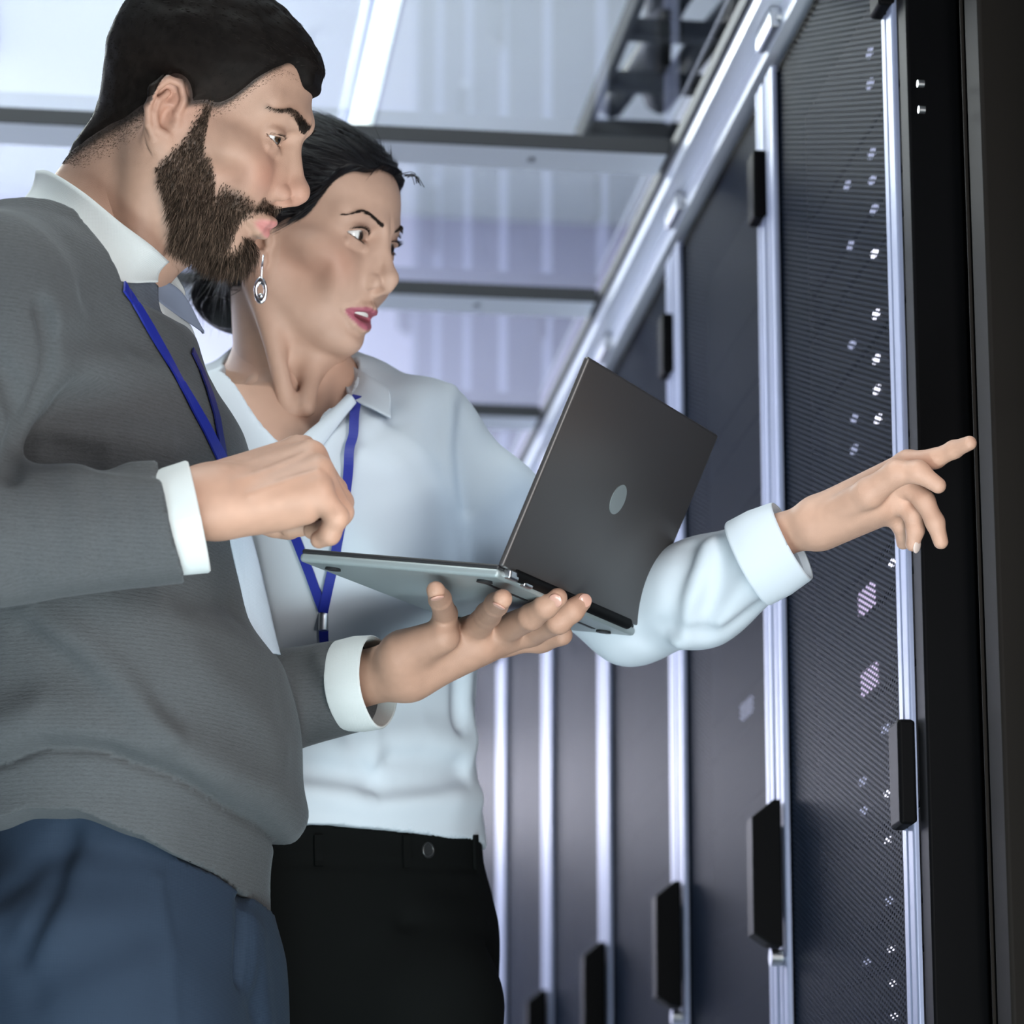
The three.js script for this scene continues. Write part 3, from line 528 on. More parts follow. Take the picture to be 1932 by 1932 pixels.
// ---------------------------------------------------------------- the man
const RH = V3(CR.x, 0, CR.z).normalize(), TH = V3(-RH.z, 0, RH.x);              // horizontal right, and horizontal towards the viewer
const turnH = (deg) => { const a = deg * PI / 180; return RH.clone().multiplyScalar(cos(a)).addScaledVector(TH, sin(a)); };
function headFrame(px, py, d, pitch, yaw, roll, s) {           // degrees: chin down, face towards the viewer, top of the head towards the viewer
  const p = pitch * PI / 180, w = yaw * PI / 180, r = roll * PI / 180;
  const V = CR.clone().multiplyScalar(sin(p)).addScaledVector(CU, cos(p)), f = CR.clone().multiplyScalar(cos(p)).addScaledVector(CU, -sin(p));
  const F = f.multiplyScalar(cos(w)).addScaledVector(CT, sin(w)), X = V3().crossVectors(V, F);
  V.multiplyScalar(cos(r)).addScaledVector(X, -sin(r)); X.crossVectors(V, F);
  return frame(at(px, py, d), X, V, F, s);
}
const skinTone = { base: [0.4, 0.245, 0.178], red: [0.46, 0.19, 0.13], lip: [0.5, 0.19, 0.18] };
const heather = noiseTex(256, (u, v, x, y) => { const a = 0.8 + 0.55 * (rnd() - 0.5) + 0.05 * sin(y * 0.785); return [a, a, a * 1.01]; });
for (let p = 0; p < 2; p++) { const d = heather.image.data, n = 256; for (let y = 0; y < n; y++) { let prev = d[(y * n + n - 1) * 4]; for (let x = 0; x < n; x++) { const i = (y * n + x) * 4; for (let c = 0; c < 3; c++) d[i + c] = d[i + c] * 0.5 + prev * 0.5; prev = d[i]; } } }
heather.repeat.set(1 / 0.13, 1 / 0.11);
const weave = noiseTex(128, (u, v, x, y) => 0.5 + 0.25 * sin(x * PI / 2) + 0.25 * sin(y * PI / 2) + 0.2 * (rnd() - 0.5)); weave.repeat.set(1 / 0.04, 1 / 0.04);
M.sweater = phys({ color: lin(0.074, 0.078, 0.083), map: heather, bumpMap: heather, bumpScale: 0.0012, roughness: 0.95, sheen: 0.35, sheenRoughness: 0.6, sheenColor: new THREE.Color(0.55, 0.62, 0.68) });
M.shirt = std({ color: lin(0.52, 0.54, 0.54), roughness: 0.85, bumpMap: weave, bumpScale: 0.0002 });
M.shirtFarShade = std({ color: lin(0.17, 0.2, 0.27), roughness: 0.85 });  // shirt cloth of the far collar leaf, shade put into the colour
M.navy = phys({ color: lin(0.0065, 0.0175, 0.038), roughness: 0.85, bumpMap: weave, bumpScale: 0.0003, sheen: 0.12, sheenRoughness: 0.5, sheenColor: new THREE.Color(0.3, 0.45, 0.6) });
M.blackCloth = phys({ color: lin(0.0035, 0.004, 0.004), roughness: 0.9, specularIntensity: 0.15, sheen: 0.005, sheenRoughness: 0.5, sheenColor: new THREE.Color(0.3, 0.33, 0.34) });
M.lanyard = std({ color: lin(0.002, 0.011, 0.23), roughness: 0.55 });
M.lanyardDark = std({ color: lin(0.003, 0.008, 0.12), roughness: 0.55 });

const man = thing('person', 'bearded man in a grey sweater and blue trousers holding up an open laptop', 'person', [0, 0, 0]);
const mh = headFrame(382, 209, 2.87, 24, 6, 0, 0.95);
const mHead = headField({ lid: 0.0046, brow: 1.2, browY: 0.0245, jaw: 1.03, nose: 1.04, lips: 0.95 });
const mHeadW = mh.f(mHead.f);
let manHeadField;
// joints
const J = {
  neckBase: at(178, 470, 2.9), skull: mh.out(0, -0.045, -0.03),
  shR: at(-40, 590, 2.67), elR: at(-215, 1030, 2.6), wrR: at(385, 940, 2.655),
  shL: at(115, 590, 3.05), elL: at(395, 1345, 3.03), wrL: at(735, 1268, 2.93),
  hip: at(230, 1800, 2.86),
};
const mF = turnH(20), mS = V3().crossVectors(mF, V3(0, 1, 0));                   // forward, and the man's right
const rowAt = (xr, py, d, a, b, F, S) => {                     // a ring whose right-hand outline stands at the given pixel
  const e = sqrt((a * F.dot(RH)) ** 2 + (b * S.dot(RH)) ** 2), c = at(xr, py, d).addScaledVector(RH, -e); return [c.y, c, a, b];
};
const mRow = (xr, py, a, b) => rowAt(xr, py, 2.86, a, b, mF, mS);
const torsoRows = [mRow(240, 500, 0.065, 0.1), mRow(296, 570, 0.1, 0.165), mRow(345, 640, 0.114, 0.18), mRow(385, 700, 0.122, 0.185), mRow(440, 790, 0.13, 0.185), mRow(462, 900, 0.132, 0.18), mRow(436, 1000, 0.13, 0.178), mRow(452, 1090, 0.128, 0.175), mRow(474, 1170, 0.128, 0.175), mRow(524, 1245, 0.135, 0.178), mRow(548, 1350, 0.142, 0.183), mRow(554, 1450, 0.145, 0.187), mRow(550, 1510, 0.146, 0.188), mRow(532, 1560, 0.142, 0.186), mRow(520, 1640, 0.142, 0.188), mRow(516, 1740, 0.142, 0.19)];
const mTorso = loft(torsoRows, mF, mS, 2.3);
const hipRows = [mRow(476, 1480, 0.105, 0.134), mRow(486, 1640, 0.108, 0.142), mRow(500, 1700, 0.118, 0.155), mRow(522, 1800, 0.134, 0.182), mRow(526, 1960, 0.13, 0.184), mRow(520, 2100, 0.12, 0.18)];
const mHips = loft(hipRows, mF, mS, 2.3);
{
  // body: trunk and arms under the clothes, then neck, head and hands at finer grain, one mesh
  const neck = uni([cap(mh.out(0, -0.03, -0.022), J.neckBase, 0.058, 0.064), cap(mh.out(0, -0.075, 0.02), at(222, 515, 2.87), 0.038, 0.036)], 0.03);
  const larynx = cap(mh.out(0, -0.105, 0.03), mh.out(0, -0.135, 0.01), 0.012, 0.012), scm = cap(mh.out(-0.055, -0.05, -0.02), at(245, 520, 2.835), 0.013, 0.01);
  const skinColor = (x, y, z) => {
    const [a, b, c] = mh.to(x, y, z), ax = abs(a), n = vnoise(x * 160, y * 160, z * 160) * 0.04 + vnoise(x * 45, y * 45, z * 45) * 0.05;
    let k = skinTone.base.map((q) => q * (1 + n));
    const mix = (t, q) => { k = k.map((v, i) => v + (q[i] - v) * t); };
    mix(0.5 * exp(-(((ax - 0.04) / 0.022) ** 2 + ((b + 0.033) / 0.02) ** 2)) * (c > 0.03), skinTone.red);
    mix(0.45 * exp(-((hypot(a, b + 0.04, c - 0.11) / 0.018) ** 2)), skinTone.red);
    mix(0.4 * exp(-((hypot(ax - 0.077, b + 0.01, c + 0.012) / 0.03) ** 2)), skinTone.red);
    if (c > 0.078) { const ly = (b + 0.0735) / 0.0095, lx = ax / 0.0245, t = 1 - sstep(0.75, 1.05, hypot(lx, ly)); mix(t * 0.85, skinTone.lip); }
    const hm = hairMask(a, b, c); if (hm > 0) mix(min(1, hm * 2.5) * 0.92, [0.012, 0.009, 0.008]);
    const bm = beardMask(a, b, c); if (bm > 0) mix(bm * 0.75, [0.03, 0.018, 0.012]);
    return k;
  };
  const hf = manHeadField = (x, y, z) => { let d = smin(mHeadW(x, y, z), neck(x, y, z), 0.03); d = smin(d, scm(x, y, z), 0.02); return smin(d, larynx(x, y, z), 0.016); };
  const gHead = nets(hf, ...around([mh.out(0.1, 0.13, 0.13), mh.out(-0.1, -0.125, -0.12), mh.out(0.1, -0.125, -0.12), mh.out(-0.1, 0.13, -0.12), mh.out(0.1, -0.125, 0.13), mh.out(-0.1, 0.13, 0.13)], 0.0), 0.0017, skinColor);
  var manHeadGeo = gHead;
  const trunkF = (() => { const n2 = neck, t = mTorso, h = mHips, arms = uni([cap(J.shR, J.elR, 0.045, 0.037), cap(J.elR, J.elR.clone().lerp(J.wrR, 0.86), 0.036, 0.012), cap(J.shL, J.elL, 0.045, 0.037), cap(J.elL, J.elL.clone().lerp(J.wrL, 0.72), 0.036, 0.012), cap(J.shR, J.neckBase, 0.05, 0.05), cap(J.shL, J.neckBase, 0.05, 0.05)], 0.03);
    return (x, y, z) => min(smin(smin(t(x, y, z) + 0.058, arms(x, y, z), 0.04), n2(x, y, z), 0.02), h(x, y, z) + 0.02); })();
  const gTrunk = nets(trunkF, ...around([J.shR, J.elR, J.wrR, J.wrL, J.shL, at(200, 1900, 2.8), at(400, 1900, 3.05), mh.out(0, -0.06, 0)], 0.1), 0.011, skinColor);
  // right hand: back up, fingers curled down
  const P = (x, y, d) => at(x, y, d);
  const wr = J.wrR, mc = [[566, 850, 2.715], [586, 862, 2.69], [600, 892, 2.668], [598, 925, 2.652]].map((q) => P(...q));
  const fing = [
    [mc[0], P(630, 925, 2.73), P(612, 965, 2.735), P(575, 985, 2.73)],
    [mc[1], P(641, 948, 2.7), P(607, 985, 2.715), P(548, 996, 2.718)],
    [mc[2], P(642, 966, 2.672), P(618, 1004, 2.69), P(590, 1000, 2.7)],
    [mc[3], P(636, 975, 2.648), P(622, 1008, 2.655), P(602, 1018, 2.662)],
  ], rad = [[0.0125, 0.0105, 0.0095, 0.0078], [0.0125, 0.0108, 0.0098, 0.0082], [0.0122, 0.0104, 0.0094, 0.0078], [0.0112, 0.0092, 0.0084, 0.0072]];
  const palm = uni([...mc.map((m, i) => cap(P(392 + i * 2, 918 + i * 16, 2.69 - i * 0.014), m, 0.0175, 0.0125 - (i === 3) * 0.0015)), cap(P(400, 945, 2.66), P(520, 955, 2.675), 0.023, 0.018), cap(P(430, 960, 2.665), P(575, 955, 2.66), 0.018, 0.014), cap(P(318, 948, 2.645), P(400, 942, 2.66), 0.0225, 0.0245)], 0.018);
  const thumb = chain([P(430, 950, 2.71), P(500, 975, 2.735), P(545, 990, 2.745), P(522, 994, 2.73)], [0.015, 0.0125, 0.0105, 0.009], 0.008);
  const tend = folds([[[P(430, 898, 2.66), P(566, 846, 2.7)], 0.004, 0.0022], [[P(440, 915, 2.64), P(584, 858, 2.676)], 0.004, 0.0022], [[P(470, 935, 2.635), P(598, 888, 2.65)], 0.0038, 0.0016]]);
  const fingers = fing.map((c, i) => chain(c, rad[i], 0.004));
  const rh = (x, y, z) => { let d = palm(x, y, z); let g = 9; for (const q of fingers) g = smin(g, q(x, y, z), 0.0018); d = smin(d, g, 0.006); d = smin(d, thumb(x, y, z), 0.006); return d - tend(x, y, z); };
  const gR = nets(rh, ...around([P(330, 880, 2.64), P(660, 830, 2.64), P(660, 1030, 2.76), P(330, 1030, 2.7)], 0.022), 0.0022, handColor);
  // left hand: under the laptop, back of the hand to the viewer
  const mcl = [[838, 1196, 2.925], [893, 1192, 2.917], [952, 1188, 2.915], [1003, 1190, 2.92]].map((q) => P(...q));
  const fl = [
    [mcl[0], P(840, 1158, 2.885), P(830, 1130, 2.805), P(822, 1114, 2.768)],
    [mcl[1], P(921, 1160, 2.858), P(936, 1141, 2.8), P(948, 1130, 2.757)],
    [mcl[2], P(1002, 1164, 2.85), P(1030, 1144, 2.83), P(1052, 1128, 2.823)],
    [mcl[3], P(1054, 1172, 2.865), P(1080, 1152, 2.86), P(1098, 1136, 2.864)],
  ], rl = [[0.0125, 0.0102, 0.0092, 0.0078], [0.0128, 0.0108, 0.0098, 0.0082], [0.013, 0.011, 0.01, 0.0084], [0.0128, 0.0108, 0.0098, 0.008]];
  const palmL = uni([...mcl.map((m, i) => cap(P(752 + i * 3, 1250 + i * 7, 2.915 + i * 0.012), m, 0.0165, 0.0122)), cap(P(600, 1300, 2.985), P(760, 1262, 2.93), 0.0275, 0.0235), cap(P(775, 1275, 2.93), P(900, 1215, 2.915), 0.02, 0.016), cap(P(760, 1230, 2.905), P(835, 1200, 2.885), 0.019, 0.015)], 0.016);
  const thumbL = chain([P(860, 1225, 2.94), P(950, 1207, 2.95), P(1020, 1203, 2.945), P(1060, 1198, 2.925)], [0.018, 0.014, 0.012, 0.0095], 0.008);
  const fL = fl.map((c, i) => chain(c, rl[i], 0.004));
  const lh = (x, y, z) => { let d = palmL(x, y, z), g = 9; for (const q of fL) g = smin(g, q(x, y, z), 0.0018); d = smin(d, g, 0.007); return smin(d, thumbL(x, y, z), 0.006); };
  const gL = nets(lh, ...around([P(620, 1180, 2.9), P(1110, 1100, 2.86), P(1080, 1300, 3.0), P(620, 1350, 3.0), P(822, 1110, 2.75), P(950, 1120, 2.74)], 0.022), 0.0022, handColor);
  part('body', joinSkin([gHead, gTrunk, gR, gL]), M.skin, man);
  // nails
  const nail = (tip, prev, out, w = 0.0062) => { const d = tip.clone().sub(prev).normalize(), o = out.clone().addScaledVector(d, -out.dot(d)).normalize(), s = V3().crossVectors(d, o); return new THREE.SphereGeometry(1, 14, 10).applyMatrix4(new THREE.Matrix4().makeBasis(s.multiplyScalar(w), d.clone().multiplyScalar(0.0062), o.clone().multiplyScalar(0.0016)).setPosition(tip.clone().addScaledVector(o, w > 0.005 ? 0.0068 : 0.005).addScaledVector(d, 0.0006))); };
  M.nail = phys({ color: lin(0.5, 0.28, 0.22), roughness: 0.25, clearcoat: 0.4 });
  const out = CT.clone().addScaledVector(CU, -0.1);
  for (const [i, q] of [[0, fl[0]], [1, fl[1]], [2, fl[2]], [3, fl[3]]]) { void i; part('fingernail', nail(q[3], q[2], out), M.nail, man); }
  var nailShape = nail;
  eyeball(man, mh, -1, mHead.E, [-0.3, 0.15, 1], [0.06, 0.035, 0.02]); lashes(man, mh, -1, mHead.E, { lid: 0.0046 }, [0.01, 0.008, 0.007], 0.007); lashes(man, mh, 1, mHead.E, { lid: 0.0046 }, [0.01, 0.008, 0.007], 0.007);
  eyeball(man, mh, 1, mHead.E, [0.1, 0.22, 1], [0.06, 0.035, 0.02]);
}
function handColor(x, y, z) { const n = vnoise(x * 160, y * 160, z * 160) * 0.05 + vnoise(x * 40, y * 40, z * 40) * 0.09; return skinTone.base.map((q, i) => q * (1 + n) * [1.02, 0.97, 0.95][i]); }
// where hair and beard grow, in head axes; positive inside
function hairRaw(a, b, c) {
  const x = abs(a);
  // hairline: forehead, back over the temples, round the ear and down to the nape
  let line = c > 0.02 ? lerp(0.004, 0.066, sstep(0.022, 0.07, c)) - 0.006 * sstep(0.03, 0.06, x) : lerp(-0.026, 0.0, sstep(-0.022, 0.026, c));
  if (c > 0.06) line = lerp(line, 0.064, sstep(0.06, 0.075, c));
  let m = (b - line) / 0.013;
  const eh = hypot((c + 0.012) / 0.0165, (b + 0.021) / 0.029); if (x > 0.05) m = min(m, (eh - 1) * 2.2);
  if (c < -0.022) m = (b + 0.106 - (c + 0.1) * 1.02) / 0.026;
  return m;
}
function hairMask(a, b, c) { return max(0, min(1, hairRaw(a, b, c))); }
function beardMask(a, b, c) {
  const x = abs(a);
  // sideburn, jaw, chin, moustache; bare cheek and lips
  const top = c < 0.036 ? lerp(0.014, -0.036, sstep(0.018, 0.036, c)) : lerp(-0.036, -0.07, sstep(0.036, 0.062, c));
  let m = (top - b) / 0.009; m = min(m, (c - 0.011 + 0.016 * exp(-(((b + 0.07) / 0.022) ** 2)) + (b + 0.045) * (b < -0.045 ? 0.22 : -0.06)) / 0.007);
  m = min(m, (b + 0.132) / 0.015);
  if (c > 0.05) {
    const cheekEdge = (x - 0.033) / 0.006; let q = -1;
    q = max(q, min((-0.0505 - b) / 0.004, (b + 0.0685) / 0.003, (0.032 - x) / 0.005));                 // moustache
    q = max(q, min((-0.087 - b) / 0.004, (0.03 - x) / 0.01)); q = max(q, min((x - 0.024) / 0.006, (-0.055 - b - 0.2 * (0.04 - x)) / 0.008)); q = max(q, min((-0.084 - b) / 0.004, (0.007 - x) / 0.004));
    const lip = hypot(x / 0.026, (b + 0.0745) / 0.0125) - 1; q = min(q, lip * 4); m = c > 0.066 ? q : max(min(m, 1), q * sstep(0.05, 0.066, c)); void cheekEdge;
  }
  const bare = exp(-(((c - 0.076) / 0.013) ** 2) - (((b + 0.088) / 0.017) ** 2)) * sstep(0.01, 0.02, x); m -= bare * 0.9;
  m *= 1 - 0.35 * sstep(-0.03, 0.02, b);
  return max(0, min(1, m));
}
{
  // cropped hair: a close shell longer on top, with strands laid over it
  const thick = (a, b, c) => { const h = hairMask(a, b, c), topness = sstep(0.035, 0.09, b), front = sstep(0.03, 0.09, c) * sstep(0.055, 0.075, b); return lerp(-0.004, 0.0022 + 0.0055 * topness + 0.001 * front, h) + (h > 0.3 ? vnoise(a * 90, b * 90, c * 60) * 0.0015 * (0.4 + topness) : 0); };
  const fringe = cap([-0.026, 0.088, 0.046], [0.026, 0.086, 0.048], 0.0105, 0.0105), quiff = uni([cap([-0.024, 0.0785, 0.0655], [0.024, 0.0765, 0.0665], 0.0085, 0.0085), cap([-0.022, 0.0705, 0.0745], [0.022, 0.0685, 0.0755], 0.0065, 0.0065), cap([-0.02, 0.061, 0.083], [0.02, 0.059, 0.084], 0.0034, 0.0034)], 0.014);
  const hf = (x, y, z) => { const [a, b, c] = mh.to(x, y, z); return smin(manHeadField(x, y, z) - thick(a, b, c) * mh.s, smin(fringe(a, b, c), quiff(a, b, c), 0.02) * mh.s, 0.015); };
  const hc = (x, y, z) => { const n = 1 + 0.3 * vnoise(x * 300, y * 300, z * 300); const [, b] = mh.to(x, y, z), t = sstep(0.0, 0.06, b); return [0.013 - 0.006 * t, 0.0095 - 0.004 * t, 0.008 - 0.003 * t].map((q) => q * n); };
  const g = nets(hf, ...around([mh.out(0.1, 0.14, 0.13), mh.out(-0.1, -0.09, -0.13), mh.out(0.1, -0.09, -0.13), mh.out(-0.1, 0.14, -0.13), mh.out(0.1, -0.09, 0.13), mh.out(-0.1, 0.14, 0.13)], 0), 0.0026, hc);
  const strands = grow(g, 16000, (x, y, z) => { const [a, b, c] = mh.to(x, y, z); return hairMask(a, b, c) * 1.2 + (b > 0.07 ? 1 : 0); }, (p, n) => {
    const [, b, c] = mh.to(p.x, p.y, p.z), topness = sstep(0.03, 0.085, b), flow = topness > 0.3 ? mh.dir(0, 0.15, 1) : mh.dir(0, -1, -0.25);
    const d = flow.addScaledVector(n, -flow.dot(n)).normalize().multiplyScalar(0.9).addScaledVector(n, 0.25 + 0.25 * rnd()).add(V3(rnd() - 0.5, rnd() - 0.5, rnd() - 0.5).multiplyScalar(0.35)).normalize(); void c;
    const q = 0.006 + 0.012 * rnd(); return { dir: d, bend: flow.multiplyScalar(0.3).addScaledVector(n, -0.15), len: 0.004 + 0.013 * topness * (0.6 + 0.6 * rnd()), wid: 0.00032, col: [q, q * 0.78, q * 0.68] };
  });
  const stubble = grow(manHeadGeo, 14000, (x, y, z) => { const [a, b, c] = mh.to(x, y, z), r = hairRaw(a, b, c); return r > -0.9 && r < 0.6 && b > -0.095 && b < 0.06 && (abs(a) < 0.0745 || c < -0.035 || b > 0.012) ? clamp01((r + 0.9) / 1.2) ** 1.3 : 0; }, (p, n) => {
    const f = mh.dir(0, -0.6, -0.6), d = f.addScaledVector(n, -f.dot(n)).normalize().addScaledVector(n, 0.3).add(V3(rnd() - 0.5, rnd() - 0.5, rnd() - 0.5).multiplyScalar(0.3)).normalize(), q = 0.014 + 0.02 * rnd();
    return { dir: d, bend: f.multiplyScalar(0.2), len: 0.004 + 0.003 * rnd(), wid: 0.00016, col: [q * 2, q * 1.5, q * 1.2] };
  });
  part('hair', mergeGeometries([boxUV(g), boxUV(strands), boxUV(stubble)]), M.hair, man);
  const bs = grow(manHeadGeo, 15000, (x, y, z) => { const [a, b, c] = mh.to(x, y, z); return beardMask(a, b, c); }, (p, n) => {
    const [a, b, c] = mh.to(p.x, p.y, p.z), m = beardMask(a, b, c), low = sstep(-0.05, -0.1, b), mous = b > -0.07 && c > 0.07;
    const flow = mous ? mh.dir(Math.sign(a) * 0.8, -0.8, 0.1) : mh.dir(a * 3, -1, 0.12 + 0.15 * low);
    const d = flow.normalize().multiplyScalar(0.8).addScaledVector(n, 0.35 + 0.4 * rnd()).add(V3(rnd() - 0.5, rnd() - 0.5, rnd() - 0.5).multiplyScalar(0.7)).normalize();
    const q = rnd() < 0.3 ? 0.08 + 0.08 * rnd() : 0.03 + 0.035 * rnd(); return { dir: d, bend: mh.dir(0, -0.4, 0).addScaledVector(n, -0.2), len: (mous ? 0.007 : lerp(0.007, 0.017, low)) * (0.5 + 0.7 * rnd()) * (0.4 + 0.6 * m), wid: 0.00034, col: [q, q * 0.68, q * 0.5] };
  });
  part('beard', boxUV(bs), M.hair, man);
  const brow = (side) => grow(manHeadGeo, 900, (x, y, z) => { const [a, b, c] = mh.to(x, y, z), s = a * side; if (s < 0.008 || s > 0.056 || c < 0.04) return 0; const yc = 0.019 + 0.009 * sstep(0.01, 0.038, s) - 0.006 * sstep(0.038, 0.056, s), w = 0.0038 * (1 - 0.6 * sstep(0.03, 0.056, s)); return abs(b - yc) < w ? 1 : 0; }, (p, n) => {
    const [a] = mh.to(p.x, p.y, p.z), s = abs(a), d = mh.dir(side * 0.9, lerp(0.8, -0.3, sstep(0.01, 0.045, s)), 0).addScaledVector(n, 0.25).normalize(); const q = 0.014 + 0.018 * rnd();
    return { dir: d, bend: mh.dir(side * 0.3, -0.2, -0.1), len: 0.0065 + 0.004 * rnd(), wid: 0.0002, col: [q, q * 0.75, q * 0.6] };
  });
  part('eyebrow', boxUV(brow(-1)), M.hair, man); part('eyebrow', boxUV(brow(1)), M.hair, man);
}
{
  M.neckband = phys({ color: lin(0.1, 0.115, 0.145), map: heather, roughness: 0.95 });
  const S = at, pxu = (x, z) => ((x - camera.position.x) * RH.x + (z - camera.position.z) * RH.z);
  // u: distance along the horizontal right direction, turned into the photograph's columns at the depth of the body
  const z0 = at(0, 1500, 2.72), z1 = at(500, 1500, 2.72), u0 = pxu(z0.x, z0.z), u1 = pxu(z1.x, z1.z), col = (x, z) => (pxu(x, z) - u0) / (u1 - u0) * 500;
  const foldY = curveY([[-300, 1470], [0, 1432], [100, 1404], [200, 1410], [300, 1440], [450, 1492], [545, 1530], [640, 1550]], 2.71), hemY = curveY([[-300, 1560], [0, 1545], [60, 1531], [150, 1534], [250, 1568], [380, 1620], [440, 1648], [516, 1672], [640, 1690]], 2.71);
  const yoke = uni([cap(S(150, 480, 2.85), S(-20, 575, 2.69), 0.05, 0.074), cap(S(140, 520, 2.95), S(110, 600, 3.04), 0.05, 0.065), cap(S(60, 440, 2.93), S(20, 560, 2.88), 0.06, 0.11), cap(S(150, 510, 2.88), S(150, 580, 2.87), 0.055, 0.08)], 0.06);
  const sleeveR = uni([cap(S(-30, 585, 2.67), J.elR, 0.074, 0.064), cap(J.elR, S(318, 984, 2.645), 0.06, 0.0495)], 0.03), endR = { p: S(322, 985, 2.645), a: CR.clone().multiplyScalar(0.955).addScaledVector(CU, 0.2).addScaledVector(CT, -0.12).normalize() };
  const sleeveL = uni([cap(J.shL, J.elL, 0.07, 0.058), cap(J.elL, S(668, 1292, 2.955), 0.052, 0.041)], 0.03), endL = { p: S(676, 1290, 2.95), a: CR.clone().multiplyScalar(0.9).addScaledVector(CU, 0.12).addScaledVector(CT, 0.38).normalize() };
  const collarHole = cap(mh.out(0, -0.02, -0.02), S(175, 470, 2.895), 0.066, 0.066);
  // the neckline: everything above a tilted plane near the neck is cut away
  const nl = [S(30, 410, 2.86), S(226, 546, 2.775), S(170, 486, 3.02)], nn = V3().crossVectors(nl[1].clone().sub(nl[0]), nl[2].clone().sub(nl[0])).normalize(); if (nn.y < 0) nn.negate();
  const nk = cap(S(140, 420, 2.88), S(212, 512, 2.85), 0.17, 0.1);
  const neckCut = (x, y, z) => -max(-((x - nl[0].x) * nn.x + (y - nl[0].y) * nn.y + (z - nl[0].z) * nn.z), nk(x, y, z));
  const sweaterBase = (x, y, z) => {
    const c = col(x, z), fy = foldY(c) - y, low = sstep(-0.003, 0.006, fy), puff = 0.009 * exp(-(((fy + 0.022) / 0.02) ** 2));
    let d = smin(mTorso(x, y, z) + 0.012 * low + 0.007 * exp(-(((fy - 0.002) / 0.0065) ** 2)) - puff, yoke(x, y, z), 0.06);
    d = max(d, hemY(c) - y);
    const r = max(sleeveR(x, y, z), (x - endR.p.x) * endR.a.x + (y - endR.p.y) * endR.a.y + (z - endR.p.z) * endR.a.z), l = max(sleeveL(x, y, z), (x - endL.p.x) * endL.a.x + (y - endL.p.y) * endL.a.y + (z - endL.p.z) * endL.a.z);
    d = smin(d, r, 0.016); d = smin(d, l, 0.02);
    d = smax(d, -collarHole(x, y, z), 0.006);
    return smax(d, neckCut(x, y, z), 0.008);
  };
  const fold = foldsOn(sweaterBase, [
    [[[78, 585], [90, 640], [86, 700], [66, 770], [24, 860], [18, 890]], 0.008, -0.016], [[[104, 600], [108, 680], [92, 760]], 0.016, 0.005], [[[-10, 680], [20, 720], [40, 790], [30, 830]], 0.009, -0.011], [[[0, 560], [40, 620], [60, 690]], 0.02, 0.004],
    [[[60, 1150], [150, 1215], [250, 1310], [320, 1390]], 0.014, 0.008], [[[50, 1190], [140, 1255], [230, 1350]], 0.014, -0.005], [[[-40, 1240], [90, 1285], [160, 1330]], 0.022, -0.004], [[[110, 850], [200, 872], [290, 880]], 0.012, -0.008],
    [[[130, 690], [240, 700], [330, 735]], 0.018, 0.0045], [[[110, 760], [230, 775], [340, 790]], 0.018, -0.005], [[[90, 820], [200, 815], [320, 835]], 0.014, 0.004], [[[120, 640], [200, 640], [280, 665]], 0.014, -0.0035], [[[160, 560], [250, 640]], 0.014, -0.003],
    [[[350, 1130], [440, 1150]], 0.014, -0.004], [[[380, 1260], [470, 1330], [530, 1420]], 0.02, 0.004], [[[300, 1330], [420, 1420], [500, 1460]], 0.016, -0.003], [[[100, 1340], [200, 1350], [300, 1385]], 0.014, -0.004],
    [[[560, 1245], [610, 1330]], 0.01, -0.0035], [[[600, 1235], [632, 1300]], 0.008, 0.003], [[[100, 905], [112, 980], [108, 1060]], 0.013, -0.004], [[[175, 910], [196, 980], [190, 1060]], 0.012, -0.0035], [[[40, 930], [52, 1010], [44, 1100]], 0.015, -0.004], [[[240, 905], [258, 980], [250, 1050]], 0.01, -0.0025], [[[0, 1080], [120, 1060], [260, 1040]], 0.02, -0.003],
  ]);
  const sweaterF = (x, y, z) => {
    const d = sweaterBase(x, y, z); if (abs(d) > 0.05) return d;
    return d - fold(x, y, z) - vnoise(x * 14, y * 14, z * 14) * 0.0022 - vnoise(x * 34, y * 30, z * 34) * 0.0009;
  };
  const sweater = part('sweater', boxUV(nets(sweaterF, ...around([S(-330, 1100, 2.6), S(40, 400, 2.9), S(690, 1290, 2.95), S(300, 1700, 2.7), S(300, 600, 3.12), S(-60, 600, 2.6), S(100, 1600, 3.05)], 0.09), 0.0046)), M.sweater, man);
  part('neckband', sheet([[222, 536, 2.785], [244, 514, 2.8], [268, 516, 2.81], [296, 540, 2.835]].map((q) => S(...q)), [[232, 556, 2.772], [262, 568, 2.782], [284, 584, 2.805], [306, 602, 2.84]].map((q) => S(...q)), 0.003, 0.002), M.neckband, sweater);
  // shirt: near collar leaf, far leaf with shade put into its blue-grey colour, shirt front and two cuffs
  const shirt = part('shirt', sheet([[284, 552, 2.845], [312, 600, 2.85], [340, 652, 2.86], [372, 706, 2.87]].map((q) => S(...q)), [[300, 548, 2.9], [330, 584, 2.915], [362, 622, 2.92], [376, 700, 2.92]].map((q) => S(...q)), 0.002, 0.002), M.shirt, man);
  M.shirtShade = std({ color: lin(0.42, 0.48, 0.56), roughness: 0.85, bumpMap: weave, bumpScale: 0.0002 });  // same shirt cloth with bluish shade put into the colour
  part('shirt_front', sheet([[425, 985, 2.86], [440, 1050, 2.86], [455, 1120, 2.86], [470, 1180, 2.86], [500, 1236, 2.86]].map((q) => S(...q)), [[466, 985, 2.89], [486, 1060, 2.89], [503, 1130, 2.89], [516, 1190, 2.89], [527, 1236, 2.89]].map((q) => S(...q)), 0.003, 0.003), M.shirtShade, shirt);
